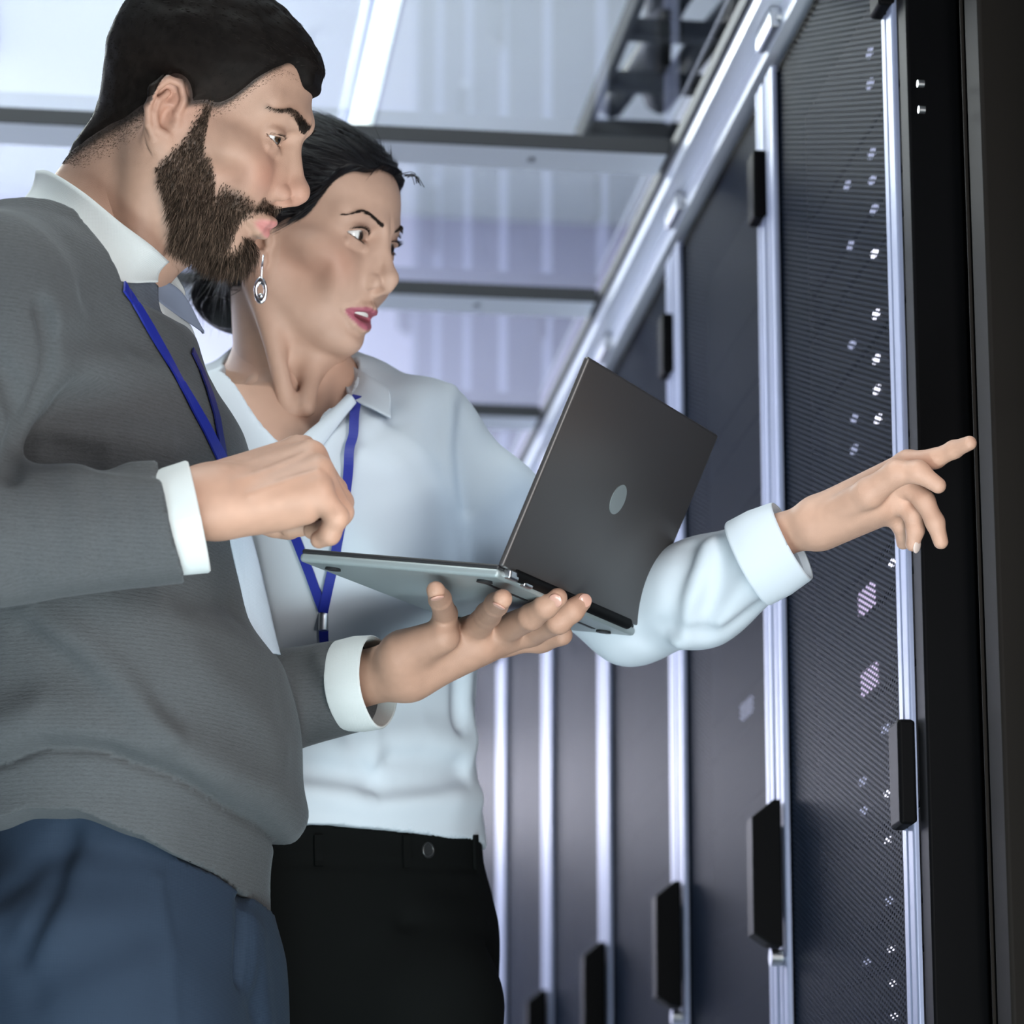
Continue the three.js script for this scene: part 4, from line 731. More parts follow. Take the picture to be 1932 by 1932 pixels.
  part('collar', sheet([[70, 322, 2.93], [98, 326, 2.86], [160, 366, 2.8], [230, 424, 2.788], [284, 464, 2.796], [317, 494, 2.83]].map((q) => S(...q)), [[36, 386, 2.95], [66, 402, 2.83], [122, 446, 2.775], [176, 494, 2.762], [222, 528, 2.765], [296, 533, 2.81]].map((q) => S(...q)), 0.003, 0.004, 44, 10), M.shirt, shirt);
  part('collar', sheet([[294, 530, 2.86], [318, 534, 2.87], [346, 556, 2.89], [384, 626, 2.925]].map((q) => S(...q)), [[286, 556, 2.84], [308, 576, 2.86], [345, 602, 2.9], [385, 629, 2.925]].map((q) => S(...q)), 0.002, 0.001), M.shirtFarShade, shirt).userData.label = 'far collar leaf with shade put into its blue grey colour';
  part('collar', sheet([[308, 492, 2.88], [326, 512, 2.895], [346, 545, 2.905], [350, 556, 2.905]].map((q) => S(...q)), [[300, 532, 2.865], [316, 533, 2.88], [336, 545, 2.9], [348, 558, 2.905]].map((q) => S(...q)), 0.002, 0.001), M.shirt, shirt);
  part('cuff', cuffRing(endR.p.clone().addScaledVector(endR.a, -0.018), endR.a, 0.041, 0.036, 0.043, 0.0025, 0.93, 0.006), M.shirt, shirt);
  part('cuff', cuffRing(endL.p.clone().addScaledVector(endL.a, -0.016), endL.a, 0.036, 0.0375, 0.0385, 0.003, 0.95, 0.012), M.shirt, shirt);
  // trousers with both legs down to the floor, and shoes
  const legs = [[2.77, 210], [2.95, 250]].map(([d, px]) => { const h = S(px, 1960, d), k = h.clone().setY(0.5), a = h.clone().setY(0.1); return uni([cap(h, k, 0.1, 0.066), cap(k, a, 0.066, 0.05)], 0.02); });
  const trBase = (x, y, z) => max(smin(mHips(x, y, z), min(legs[0](x, y, z), legs[1](x, y, z)), 0.03), y - S(300, 1505, 2.75).y, min(mTorso(x, y, z) + 0.022, y - hemY(col(x, z))));
  const tf = foldsOn(trBase, [[[[455, 1672], [457, 1740], [450, 1845]], 0.0055, -0.026], [[[478, 1740], [478, 1800], [470, 1870]], 0.008, 0.004], [[[128, 1570], [100, 1690], [40, 1800]], 0.01, -0.007], [[[0, 1690], [60, 1640], [120, 1590]], 0.014, -0.005], [[[150, 1640], [90, 1760], [30, 1840]], 0.018, 0.005], [[[300, 1660], [320, 1800], [330, 1930]], 0.007, 0.0018], [[[490, 1760], [505, 1930]], 0.014, 0.004], [[[470, 1880], [485, 1932]], 0.01, -0.004], [[[0, 1760], [60, 1880]], 0.016, -0.004], [[[60, 1890], [200, 1850], [320, 1800]], 0.022, 0.003], [[[0, 1850], [130, 1830], [260, 1760]], 0.022, -0.003]]);
  const trF = (x, y, z) => { const d = trBase(x, y, z); return abs(d) > 0.05 ? d : max(d - tf(x, y, z) - vnoise(x * 12, y * 9, z * 12) * 0.002, y - S(300, 1505, 2.75).y, min(mTorso(x, y, z) + 0.022, y - hemY(col(x, z)))); };
  part('trousers', boxUV(nets(trF, ...around([S(100, 1500, 2.6), S(330, 1500, 3.1), S(100, 1900, 2.6).setY(0.08), S(330, 1900, 3.1).setY(0.08), S(-40, 1900, 2.9)], 0.14), 0.0052)), M.navy, man);
  for (const [d, px] of [[2.77, 210], [2.95, 250]]) { const a = S(px, 1880, d).setY(0); part('shoe', boxUV(nets((x, y, z) => max(uni([cap([a.x, 0.045, a.z], [a.x + mF.x * 0.17, 0.03, a.z + mF.z * 0.17], 0.045, 0.034), cap([a.x, 0.07, a.z], [a.x, 0.12, a.z], 0.042, 0.045)], 0.03)(x, y, z), -y), ...around([a, a.clone().addScaledVector(mF, 0.2)], 0.13), 0.008)), M.black, man); }
  // lanyard: two blue bands meeting on the chest
  const near = onCloth([[231, 541], [262, 588], [305, 662], [348, 738], [386, 806], [416, 866], [424, 905]], sweaterF, 0.001), far = onCloth([[360, 662], [377, 698], [393, 740], [406, 786], [414, 830], [420, 870], [426, 905]], sweaterF, 0.0012);
  const lan = new THREE.Group(); lan.name = 'lanyard'; man.add(lan); lan.userData.label = 'blue lanyard';
  part('lanyard_band', boxUV(ribbon(near[0], near[1], 0.0135, 0.0016)), M.lanyard, lan);
  part('lanyard_band', boxUV(ribbon(far[0], far[1], 0.0115, 0.0014)), M.lanyardDark, lan);
}

// ---------------------------------------------------------------- the woman
const woman = thing('person', 'dark haired woman in a white blouse and black trousers pointing at the rack', 'person', [0, 0, 0]);
M.blouse = phys({ color: lin(0.52, 0.57, 0.63), roughness: 0.85, sheen: 0.2, sheenRoughness: 0.5, sheenColor: new THREE.Color(0.8, 0.9, 1) });
M.silver = std({ color: lin(0.75, 0.76, 0.8), roughness: 0.18, metalness: 1 });
M.tooth = phys({ color: lin(0.75, 0.73, 0.68), roughness: 0.2, clearcoat: 0.6 });
const wh = headFrame(583, 426, 3.16, 16, 28, 0, 0.93);
const wOpt = { lid: 0.0067, brow: 0.75, jaw: 0.94, nose: 0.92, lips: 0.95, chin: 0.9, mouth: 0.0072, top: 0.85, lipZ: -0.0025, ear: [-0.006, 0.006] };
const wHead = headField(wOpt);
const wF = turnH(48), wS = V3().crossVectors(wF, V3(0, 1, 0));
const wRow = (xr, py, a, b) => rowAt(xr, py, 3.18, a, b, wF, wS);
const W = { shL: at(795, 822, 3.14), elL: at(1205, 1165, 3.06), wrL: at(1530, 988, 2.9), shR: at(375, 810, 3.24), elR: at(418, 1235, 3.15), wrR: at(400, 1560, 3.06), neck: at(545, 720, 3.2) };
const wTorso = loft([wRow(690, 715, 0.05, 0.08), wRow(760, 765, 0.07, 0.125), wRow(815, 815, 0.09, 0.15), wRow(856, 880, 0.112, 0.16), wRow(886, 960, 0.128, 0.158), wRow(890, 1040, 0.13, 0.154), wRow(890, 1130, 0.122, 0.147), wRow(893, 1230, 0.11, 0.14), wRow(888, 1340, 0.106, 0.138), wRow(892, 1440, 0.11, 0.142), wRow(905, 1530, 0.116, 0.15), wRow(912, 1600, 0.118, 0.154)], wF, wS, 2.15);
const wHips = loft([wRow(898, 1560, 0.108, 0.143), wRow(902, 1620, 0.11, 0.146), wRow(918, 1680, 0.118, 0.158), wRow(932, 1740, 0.122, 0.165), wRow(934, 1820, 0.123, 0.167), wRow(928, 1950, 0.118, 0.164), wRow(915, 2080, 0.105, 0.15)], wF, wS, 2.2);
const wTone = { base: [0.5, 0.315, 0.235], red: [0.52, 0.2, 0.13], lip: [0.36, 0.085, 0.13] };
function wHandColor(x, y, z) { const n = vnoise(x * 160, y * 160, z * 160) * 0.04 + vnoise(x * 40, y * 40, z * 40) * 0.07; return wTone.base.map((q, i) => q * (1 + n) * [0.98, 0.94, 0.92][i]); }
// hair pulled back: everything behind the hairline
function wHairMask(a, b, c) {
  const x = abs(a);
  let line = lerp(0.068, 0.058, sstep(0.01, 0.04, x)); line = c < 0.066 ? lerp(-0.005, line, sstep(0.026, 0.066, c)) : line;
  if (c < 0.03) line = lerp(-0.075, -0.005, sstep(-0.02, 0.022, c));
  let m = (b - line) / 0.009; const eh = hypot((c + 0.01) / 0.02, (b + 0.028) / 0.033); if (x > 0.05) m = min(m, (eh - 1) * 2.5);
  if (c < -0.03) m = (b + 0.085) / 0.015;
  return max(0, min(1, m));
}
{
  const P = at;
  const neck = uni([cap(wh.out(0, -0.035, -0.022), W.neck, 0.05, 0.052), cap(wh.out(0, -0.07, 0.012), P(560, 730, 3.17), 0.034, 0.04)], 0.03);
  const scm = uni([cap(wh.out(-0.055, -0.05, -0.018), P(545, 772, 3.105), 0.0105, 0.008), cap(wh.out(0.05, -0.05, 0.0), P(580, 770, 3.1), 0.01, 0.008), cap(P(480, 735, 3.14), P(548, 782, 3.11), 0.009, 0.009)], 0.012);
  const skin = (x, y, z) => {
    const [a, b, c] = wh.to(x, y, z), ax = abs(a), n = vnoise(x * 150, y * 150, z * 150) * 0.03 + vnoise(x * 40, y * 40, z * 40) * 0.04; let k = wTone.base.map((q) => q * (1 + n));
    const mix = (t, q) => { k = k.map((v, i) => v + (q[i] - v) * t); };
    mix(0.32 * exp(-(((ax - 0.052) / 0.018) ** 2 + ((b + 0.034) / 0.022) ** 2)) * (c > 0.02), [0.42, 0.15, 0.09]);
    mix(0.3 * exp(-((hypot(ax - 0.031, b - 0.006, c - 0.085) / 0.014) ** 2)), [0.16, 0.08, 0.06]);
    if (c > 0.072 && b < -0.055) { const ly = b + 0.0745, lx = ax / 0.0255, bow = 0.0105 * (1 - lx * lx * 0.75) - 0.0022 * exp(-((ax / 0.004) ** 2)), low = 0.0148 * (1 - lx * lx * 0.8), t = ly > 0 ? 1 - sstep(bow * 0.85, bow * 1.08, ly) : 1 - sstep(low * 0.85, low * 1.06, -ly); mix(t * (1 - sstep(0.95, 1.05, lx)) * 0.92, wTone.lip); }
    const hm = wHairMask(a, b, c); if (hm > 0 && b > -0.09) mix(min(1, hm * 2) * 0.95, [0.008, 0.007, 0.008]);
    return k;
  };
  const wHeadW = wh.f(wHead.f), hf = (x, y, z) => { let d = smin(wHeadW(x, y, z), neck(x, y, z), 0.026); return smin(d, scm(x, y, z), 0.018); };
  const gHead = nets(hf, ...around([wh.out(0.1, 0.13, 0.13), wh.out(-0.1, -0.125, -0.12), wh.out(0.1, -0.125, -0.12), wh.out(-0.1, 0.13, -0.12), wh.out(0.1, -0.125, 0.13), wh.out(-0.1, 0.13, 0.13), P(430, 720, 3.12), P(650, 740, 3.1), P(556, 850, 3.06)], 0), 0.0019, skin);
  const trunk = (x, y, z) => min(smin(smin(wTorso(x, y, z) + 0.026, neck(x, y, z) + 0.003, 0.04), arms(x, y, z), 0.03), wHips(x, y, z) + 0.022);
  const arms = uni([cap(W.shL, W.elL, 0.03, 0.024), cap(W.elL, W.elL.clone().lerp(W.wrL, 0.75), 0.033, 0.012), cap(W.shR, W.elR, 0.04, 0.033), cap(W.elR, W.wrR, 0.032, 0.02), cap(W.shL, W.neck, 0.04, 0.04), cap(W.shR, W.neck, 0.04, 0.04)], 0.03);
  const gTrunk = nets(trunk, ...around([W.shL, W.elL, W.wrL, W.shR, W.wrR, P(930, 1900, 3.1), P(500, 1900, 3.3), P(545, 660, 3.2)], 0.09), 0.008, skin);
  // left hand: forefinger stretched at the rack, thumb across, the others hanging
  const wr = W.wrL, mc = [[1712, 874, 2.845], [1706, 908, 2.848], [1694, 940, 2.858], [1678, 962, 2.872]].map((q) => P(...q));
  const tipI = onX(1829, 836, RX - 0.0075);
  const fing = [
    [mc[0], P(1765, 865, 2.828), P(1800, 848, 2.812), tipI], [mc[1], P(1744, 945, 2.833), P(1764, 985, 2.828), P(1775, 1022, 2.826)],
    [mc[2], P(1722, 970, 2.85), P(1727, 1000, 2.85), P(1722, 1027, 2.852)], [mc[3], P(1700, 992, 2.875), P(1706, 1012, 2.88), P(1704, 1024, 2.884)]];
  const rad = [[0.0102, 0.0082, 0.0073, 0.0061], [0.0098, 0.0086, 0.0078, 0.0064], [0.0098, 0.0082, 0.0074, 0.0062], [0.009, 0.0075, 0.0068, 0.006]];
  const palm = uni([...mc.map((m, i) => cap(P(1545 + i * 2, 968 + i * 12, 2.9 + i * 0.004), m, 0.0145, 0.0105)), cap(P(1440, 1022, 2.935), P(1540, 985, 2.903), 0.0215, 0.0165), cap(P(1540, 990, 2.895), P(1650, 950, 2.86), 0.0155, 0.013)], 0.014);
  const thumb = chain([P(1560, 975, 2.885), P(1640, 930, 2.845), P(1692, 892, 2.826), P(1732, 890, 2.815), P(1770, 916, 2.81)], [0.0135, 0.0125, 0.0105, 0.0088, 0.0068], 0.006);
  const fs = fing.map((c, i) => chain(c, rad[i], 0.004));
  const lh = (x, y, z) => { let d = palm(x, y, z), g = 9; for (const q of fs) g = smin(g, q(x, y, z), 0.0015); d = smin(d, g, 0.006); return smin(d, thumb(x, y, z), 0.004); };
  const gL = nets(lh, ...around([P(1420, 1030, 2.93), P(1830, 830, 2.8), P(1780, 1040, 2.83), P(1690, 1030, 2.88), P(1550, 940, 2.9)], 0.022), 0.0021, wHandColor);
  // right hand, hanging behind the man
  const hw = W.wrR, dn = (x, y, z) => hw.clone().addScaledVector(wF, x).add(V3(0, -y, 0)).addScaledVector(wS, z);
  const rf = [-0.03, -0.01, 0.01, 0.03].map((o, i) => chain([dn(o, 0.085, 0), dn(o * 1.1, 0.12, 0.008), dn(o * 1.1, 0.14, 0.014), dn(o, 0.155 + (i === 1 || i === 2) * 0.01, 0.022)], [0.0095, 0.0085, 0.0075, 0.0065], 0.004));
  const rh = uni([...[-0.03, -0.01, 0.01, 0.03].map((o) => cap(dn(o * 0.4, 0, 0), dn(o, 0.085, 0), 0.015, 0.011)), chain([dn(0.02, 0.02, 0.005), dn(0.045, 0.06, 0.012), dn(0.05, 0.095, 0.018)], [0.013, 0.0105, 0.008]), ...rf], 0.006);
  const gR = nets(rh, ...around([dn(-0.05, 0, 0), dn(0.06, 0.18, 0.03)], 0.03), 0.004, wHandColor);
  part('body', joinSkin([gHead, gTrunk, gL, gR]), M.skin, woman);
  for (const [q, o] of [[fing[2], V3().addScaledVector(CT, 0.6).addScaledVector(CR, 0.6)]]) part('fingernail', nailShape(q[3], q[2], o, 0.0048), phys({ color: lin(0.62, 0.5, 0.45), roughness: 0.2, clearcoat: 0.6 }), woman);
  for (const s of [-1, 1]) { eyeball(woman, wh, s, wHead.E, [s < 0 ? 0.08 : 0.14, 0.02, 1], [0.035, 0.02, 0.012]); lashes(woman, wh, s, wHead.E, wOpt, [0.006, 0.005, 0.005], 0.0095, 0.00036); }
  // teeth, a curved row behind the parted lips
  part('teeth', (() => { const g = new THREE.CylinderGeometry(0.03, 0.029, 0.007, 24, 1, true, -0.7, 1.4); g.applyMatrix4(new THREE.Matrix4().makeTranslation(0, -0.0715, 0.0635)); return g.applyMatrix4(wh.matrix); })(), new THREE.MeshPhysicalMaterial({ color: lin(0.75, 0.73, 0.68), roughness: 0.2, side: THREE.DoubleSide }), woman);
  // hair: slick shell, knot at the nape, long strands combed back
  const bunC = P(452, 548, 3.25), bun = ell(0, 0, 0, 0.045, 0.04, 0.045), bunF = (x, y, z) => bun(x - bunC.x, y - bunC.y, z - bunC.z) - 0.003 * sin((x + y * 2 - z) * 160);
  const hairF = (x, y, z) => { const [a, b, c] = wh.to(x, y, z), m = wHairMask(a, b, c), t = lerp(-0.004, 0.005 + 0.003 * sstep(0.02, 0.09, b), m) + m * 0.0009 * sin(b * 700 + 14 * vnoise(a * 20, b * 20, c * 20)); return smin(hf(x, y, z) - t * wh.s, bunF(x, y, z), 0.02); };
  const hcol = (x, y, z) => { const n = 1 + 0.3 * vnoise(x * 300, y * 300, z * 300); return [0.0055 * n, 0.005 * n, 0.0062 * n]; };
  const g = nets(hairF, ...around([wh.out(0.1, 0.14, 0.13), wh.out(-0.1, -0.1, -0.13), wh.out(0.1, -0.1, -0.13), wh.out(-0.1, 0.14, -0.13), wh.out(0.1, -0.06, 0.13), wh.out(-0.1, 0.14, 0.13), bunC.clone().addScalar(-0.05)], 0), 0.0026, hcol);
  const st = grow(g, 12000, (x, y, z) => { const [a, b, c] = wh.to(x, y, z); return wHairMask(a, b, c) > 0.15 ? 1 : 0; }, (p, n) => {
    const [, b, c] = wh.to(p.x, p.y, p.z), f = wh.dir(0, c < -0.05 ? -1 : -0.25 - 0.4 * sstep(0.02, -0.05, c), c < -0.05 ? 0 : -1); f.addScaledVector(n, -f.dot(n)).normalize(); void b;
    const q = 0.004 + 0.007 * rnd(); return { dir: f.clone().addScaledVector(n, 0.05 + 0.05 * rnd()).normalize(), bend: f.clone().addScaledVector(n, -0.25), len: 0.012 + 0.03 * rnd() * sstep(0.08, 0.03, c), wid: 0.00035, col: [q, q * 0.9, q * 1.05] };
  });
  const wisp = []; for (let i = 0; i < 7; i++) { const a = wh.out(0.004 + rnd() * 0.02, 0.07 + rnd() * 0.006, 0.083), b = wh.out(0.008 + rnd() * 0.02, 0.073 + rnd() * 0.006, 0.094), c = wh.out(0.01 + rnd() * 0.02, 0.066 + rnd() * 0.006, 0.1 + rnd() * 0.003); wisp.push(tube([a, b, c], 0.0004, 8, 4)); }
  const wg = geo(wisp); wg.setAttribute('color', new THREE.BufferAttribute(new Float32Array(wg.attributes.position.count * 3).fill(0.006), 3));
  M.hairGloss = phys({ vertexColors: true, roughness: 0.42, specularIntensity: 0.4 });
  part('hair', mergeGeometries([boxUV(g), boxUV(st), boxUV(wg)]), M.hairGloss, woman);
  const brow = (side) => grow(gHead, 700, (x, y, z) => { const [a, b, c] = wh.to(x, y, z), s = a * side; if (s < 0.0115 || s > 0.055 || c < 0.04) return 0; const yc = 0.0155 + 0.0085 * sstep(0.01, 0.036, s) - 0.009 * sstep(0.038, 0.056, s), w = 0.0018 * (1 - 0.6 * sstep(0.034, 0.056, s)); return abs(b - yc) < w ? 1 : 0; }, (p, n) => {
    const [a] = wh.to(p.x, p.y, p.z), s = abs(a), d = wh.dir(side, lerp(0.6, -0.35, sstep(0.01, 0.045, s)), 0).addScaledVector(n, 0.15).normalize(), q = 0.02 + 0.02 * rnd(); return { dir: d, bend: wh.dir(side * 0.3, -0.2, -0.1), len: 0.006, wid: 0.00019, col: [q, q * 0.75, q * 0.65] };
  });
  part('eyebrow', boxUV(brow(-1)), M.hair, woman); part('eyebrow', boxUV(brow(1)), M.hair, woman);
  // earring: hook and an oval drop
  const e0 = P(497, 482, 3.08), er = new THREE.Group(); er.name = 'earring'; woman.add(er); er.userData.label = 'silver oval drop earring';
  part('hook', tube([e0, P(495, 500, 3.074), P(493, 526, 3.075)], 0.0011, 10), M.silver, er);
  const ring = new THREE.TorusGeometry(0.0046, 0.0019, 10, 32).scale(1, 1.95, 1); ring.applyMatrix4(new THREE.Matrix4().makeBasis(CR, CU, CT).setPosition(P(492, 548, 3.075)));
  part('drop', ring, M.silver, er); part('stone', new THREE.SphereGeometry(0.0026, 16, 12).applyMatrix4(new THREE.Matrix4().makeTranslation(...P(492, 558, 3.075).toArray())), M.silver, er);
  // finger ring
  const fr = mc[1].clone().lerp(fing[1][1], 0.12), fd = fing[1][1].clone().sub(mc[1]).normalize(), fx = V3().crossVectors(fd, CU).normalize(), fz = V3().crossVectors(fx, fd);
  part('finger_ring', new THREE.TorusGeometry(0.0104, 0.0013, 10, 32).applyMatrix4(new THREE.Matrix4().makeBasis(fx, fz.clone().negate(), fd).setPosition(fr)), M.silver, woman);

  // blouse
  const S = at, hole = uni([cap(wh.out(0, -0.06, -0.02), P(545, 715, 3.2), 0.058, 0.06), cap(P(545, 720, 3.14), P(556, 838, 3.03), 0.06, 0.006), cap(P(520, 700, 3.1), P(556, 838, 3.0), 0.05, 0.006), cap(P(640, 690, 3.15), P(628, 748, 3.1), 0.016, 0.014)], 0.02);
  const slL = uni([cap(S(795, 822, 3.14), S(935, 985, 3.11), 0.05, 0.05), cap(S(935, 985, 3.11), S(1190, 1160, 3.06), 0.05, 0.043), cap(S(1200, 1166, 3.06), S(1320, 1120, 3.0), 0.037, 0.043), cap(S(1320, 1120, 3.0), S(1478, 1030, 2.93), 0.043, 0.036)], 0.03), eL = { p: S(1484, 1025, 2.925), a: CR.clone().multiplyScalar(0.86).addScaledVector(CU, 0.46).addScaledVector(CT, 0.22).normalize() };
  const slR = uni([cap(S(380, 815, 3.24), S(398, 1235, 3.16), 0.062, 0.058), cap(S(398, 1235, 3.16), S(392, 1500, 3.07), 0.055, 0.045)], 0.03);
  const yoke = uni([cap(S(620, 745, 3.2), S(800, 815, 3.15), 0.04, 0.042), cap(S(500, 750, 3.24), S(390, 815, 3.24), 0.045, 0.055), cap(S(545, 740, 3.23), S(560, 800, 3.22), 0.06, 0.09)], 0.05);
  const bust = uni([cap(S(760, 970, 3.1), S(765, 1010, 3.1), 0.066), cap(S(600, 970, 3.105), S(600, 1010, 3.105), 0.066), cap(S(690, 1000, 3.1), S(690, 1040, 3.1), 0.05)], 0.08);
  const hemY = curveY([[-300, 1600], [0, 1585], [120, 1557], [250, 1562], [340, 1558], [410, 1545], [480, 1530]], 3.06);
  const o0 = S(500, 1500, 3.06), colW = (x, z) => ((x - o0.x) * RH.x + (z - o0.z) * RH.z) * 2058;
  const blouseBase = (x, y, z) => {
    let d = smin(smin(wTorso(x, y, z), yoke(x, y, z), 0.05), bust(x, y, z), 0.05);
    const l = max(slL(x, y, z), (x - eL.p.x) * eL.a.x + (y - eL.p.y) * eL.a.y + (z - eL.p.z) * eL.a.z); d = smin(d, l, 0.025); d = smin(d, slR(x, y, z), 0.014);
    d = max(d, hemY(colW(x, z)) - y); return smax(d, -hole(x, y, z), 0.004);
  };
  const fold = foldsOn(blouseBase, [
    [[[852, 735], [845, 850], [852, 960], [872, 1060]], 0.007, 0.006], [[[868, 735], [862, 850], [870, 960]], 0.012, -0.004], [[[725, 800], [800, 880], [832, 960], [840, 1050]], 0.016, 0.007], [[[735, 760], [745, 850]], 0.018, -0.005],
    [[[590, 900], [650, 850]], 0.009, -0.004], [[[690, 830], [740, 800]], 0.012, -0.003], [[[700, 930], [800, 895]], 0.02, -0.004],
    [[[702, 1230], [703, 1500]], 0.006, 0.004], [[[712, 1490], [810, 1475], [900, 1450]], 0.012, -0.009], [[[705, 1400], [800, 1385], [880, 1410]], 0.018, 0.008], [[[740, 1430], [860, 1440]], 0.012, -0.006], [[[560, 1490], [700, 1512], [900, 1505]], 0.014, 0.008], [[[560, 1450], [695, 1470]], 0.012, -0.009], [[[560, 1400], [680, 1420]], 0.016, 0.006], [[[640, 1350], [700, 1470]], 0.012, -0.005],
    [[[885, 1230], [876, 1320], [885, 1390]], 0.01, 0.007], [[[866, 1240], [860, 1370]], 0.009, -0.008], [[[620, 1230], [690, 1290]], 0.02, 0.004],
    [[[1352, 990], [1325, 1070], [1300, 1150], [1270, 1240]], 0.012, 0.008], [[[1375, 1000], [1352, 1080], [1335, 1160], [1325, 1230]], 0.011, -0.006], [[[1400, 1060], [1345, 1140], [1210, 1210]], 0.012, -0.004], [[[1300, 1030], [1278, 1100], [1262, 1180]], 0.012, -0.005], [[[1425, 1080], [1345, 1180]], 0.016, 0.006], [[[1250, 1190], [1360, 1190], [1440, 1140]], 0.01, -0.005], [[[960, 900], [900, 1000]], 0.026, 0.006], [[[1000, 960], [900, 1060]], 0.02, -0.005],
    [[[470, 1010], [505, 1190]], 0.006, -0.004],
  ]);
  const blouseF = (x, y, z) => { const d = blouseBase(x, y, z); return abs(d) > 0.05 ? d : d - fold(x, y, z) - vnoise(x * 11, y * 9, z * 11) * 0.003 - vnoise(x * 26, y * 22, z * 26) * 0.0012; };
  const blouse = part('blouse', boxUV(nets(blouseF, ...around([S(300, 800, 3.24), S(860, 730, 3.13), W.elL, S(1490, 1020, 2.9), S(900, 1600, 3.2), S(560, 1600, 3.02), S(500, 800, 3.35), S(330, 1500, 3.1)], 0.085), 0.0048)), M.blouse, woman);
  part('collar', sheet([[648, 684, 3.2], [662, 690, 3.16], [690, 706, 3.13], [715, 722, 3.115], [736, 738, 3.1]].map((q) => S(...q)), [[652, 704, 3.16], [656, 742, 3.12], [672, 757, 3.09], [705, 772, 3.075], [738, 789, 3.07]].map((q) => S(...q)), 0.0022, 0.004), M.blouse, blouse);
  part('collar', sheet([[412, 690, 3.22], [430, 720, 3.17], [452, 760, 3.13], [470, 790, 3.1]].map((q) => S(...q)), [[400, 720, 3.2], [416, 770, 3.14], [440, 820, 3.09], [470, 846, 3.07]].map((q) => S(...q)), 0.0022, 0.004), M.blouse, blouse);
  part('placket', sheet([[655, 745, 3.085], [610, 790, 3.06], [566, 830, 3.035], [548, 880, 3.02]].map((q) => S(...q)), [[672, 760, 3.078], [640, 800, 3.055], [604, 850, 3.03], [588, 900, 3.01]].map((q) => S(...q)), 0.002, 0.003), M.blouse, blouse);
  part('cuff', cuffRing(eL.p.clone().addScaledVector(eL.a, -0.04), eL.a, 0.046, 0.0395, 0.0365, 0.0018, 0.95, 0.012), M.blouse, blouse);
  // trousers down to the floor, waistband, belt loop, button; shoes
  const legs = [[3.12, 770], [3.22, 640]].map(([d, px]) => { const h = S(px, 1900, d), k = h.clone().setY(0.5), a = h.clone().setY(0.1); return uni([cap(h, k, 0.09, 0.06), cap(k, a, 0.06, 0.046)], 0.02); });
  const tf = foldsOn(wHips, [[[[760, 1745], [860, 1765], [935, 1800]], 0.012, -0.005], [[[850, 1800], [935, 1850]], 0.014, -0.005], [[[800, 1720], [900, 1735]], 0.02, 0.005], [[[520, 1625], [700, 1632], [900, 1640]], 0.004, -0.0025], [[[620, 1880], [760, 1900]], 0.02, 0.003]]);
  const topY = curveY([[-100, 1590], [30, 1570], [100, 1553], [180, 1552], [260, 1556], [320, 1548], [410, 1535], [480, 1525]], 3.06);
  const trF = (x, y, z) => { let d = smin(wHips(x, y, z), min(legs[0](x, y, z), legs[1](x, y, z)), 0.03); if (abs(d) < 0.05) d -= tf(x, y, z) + vnoise(x * 12, y * 9, z * 12) * 0.002; return max(d, y - topY(colW(x, z))); };
  const tr = part('trousers', boxUV(nets(trF, ...around([S(500, 1540, 3.02), S(950, 1540, 3.3), S(500, 1900, 3.02).setY(0.08), S(900, 1900, 3.35).setY(0.08)], 0.1), 0.006)), M.blackCloth, woman);
  const bt = hit(808, 1604, trF, 2.7), bx = V3().crossVectors(V3(0, 1, 0), bt.n).normalize(), by = V3().crossVectors(bt.n, bx), bm = new THREE.Matrix4().makeBasis(bx, by, bt.n).setPosition(bt.p);
  part('button', [new THREE.TorusGeometry(0.0062, 0.0014, 8, 24).applyMatrix4(bm), new THREE.CylinderGeometry(0.006, 0.006, 0.0016, 24).rotateX(PI / 2).applyMatrix4(bm)], std({ color: lin(0.02, 0.021, 0.022), roughness: 0.3 }), tr);
  for (const x of [600, 764, 893]) { const c = onCloth([[x, 1576], [x, 1600], [x + 1, 1636]], trF, 0.001); if (c[0].length > 1) part('belt_loop', boxUV(ribbon(c[0], c[1], 0.008, 0.003)), M.blackCloth, tr); }
  for (const [d, px] of [[3.12, 800], [3.22, 640]]) { const a = S(px, 1880, d).setY(0); part('shoe', boxUV(nets((x, y, z) => max(uni([cap([a.x, 0.045, a.z], [a.x + wF.x * 0.15, 0.025, a.z + wF.z * 0.15], 0.038, 0.028), cap([a.x, 0.07, a.z], [a.x, 0.11, a.z], 0.036, 0.04)], 0.03)(x, y, z), -y), ...around([a, a.clone().addScaledVector(wF, 0.18)], 0.12), 0.008)), M.black, woman); }
  // lanyard with its clip
  const lan = new THREE.Group(); lan.name = 'lanyard'; woman.add(lan); lan.userData.label = 'blue lanyard with a metal clip';
  const r1 = onCloth([[671, 755], [664, 830], [656, 900], [646, 985], [634, 1050], [620, 1110], [611, 1150]], blouseF, 0.0042), r2 = onCloth([[500, 880], [540, 970], [562, 1020], [586, 1080], [602, 1125], [611, 1150]], blouseF, 0.003);
  part('lanyard_band', boxUV(ribbon(r1[0], r1[1], 0.0088, 0.0014)), M.lanyard, lan); part('lanyard_band', boxUV(ribbon(r2[0], r2[1], 0.0088, 0.0014)), M.lanyard, lan);
  const c1 = hit(611, 1168, blouseF, 2.7), end = onCloth([[611, 1182], [611, 1198], [612, 1214]], blouseF, 0.003);
  part('clip', new THREE.CylinderGeometry(0.0045, 0.0045, 0.016, 14).translate(...c1.p.clone().addScaledVector(c1.n, 0.005).toArray()), M.steel, lan);
  part('lanyard_tab', boxUV(ribbon(end[0], end[1], 0.0085, 0.0016)), M.lanyard, lan);
}

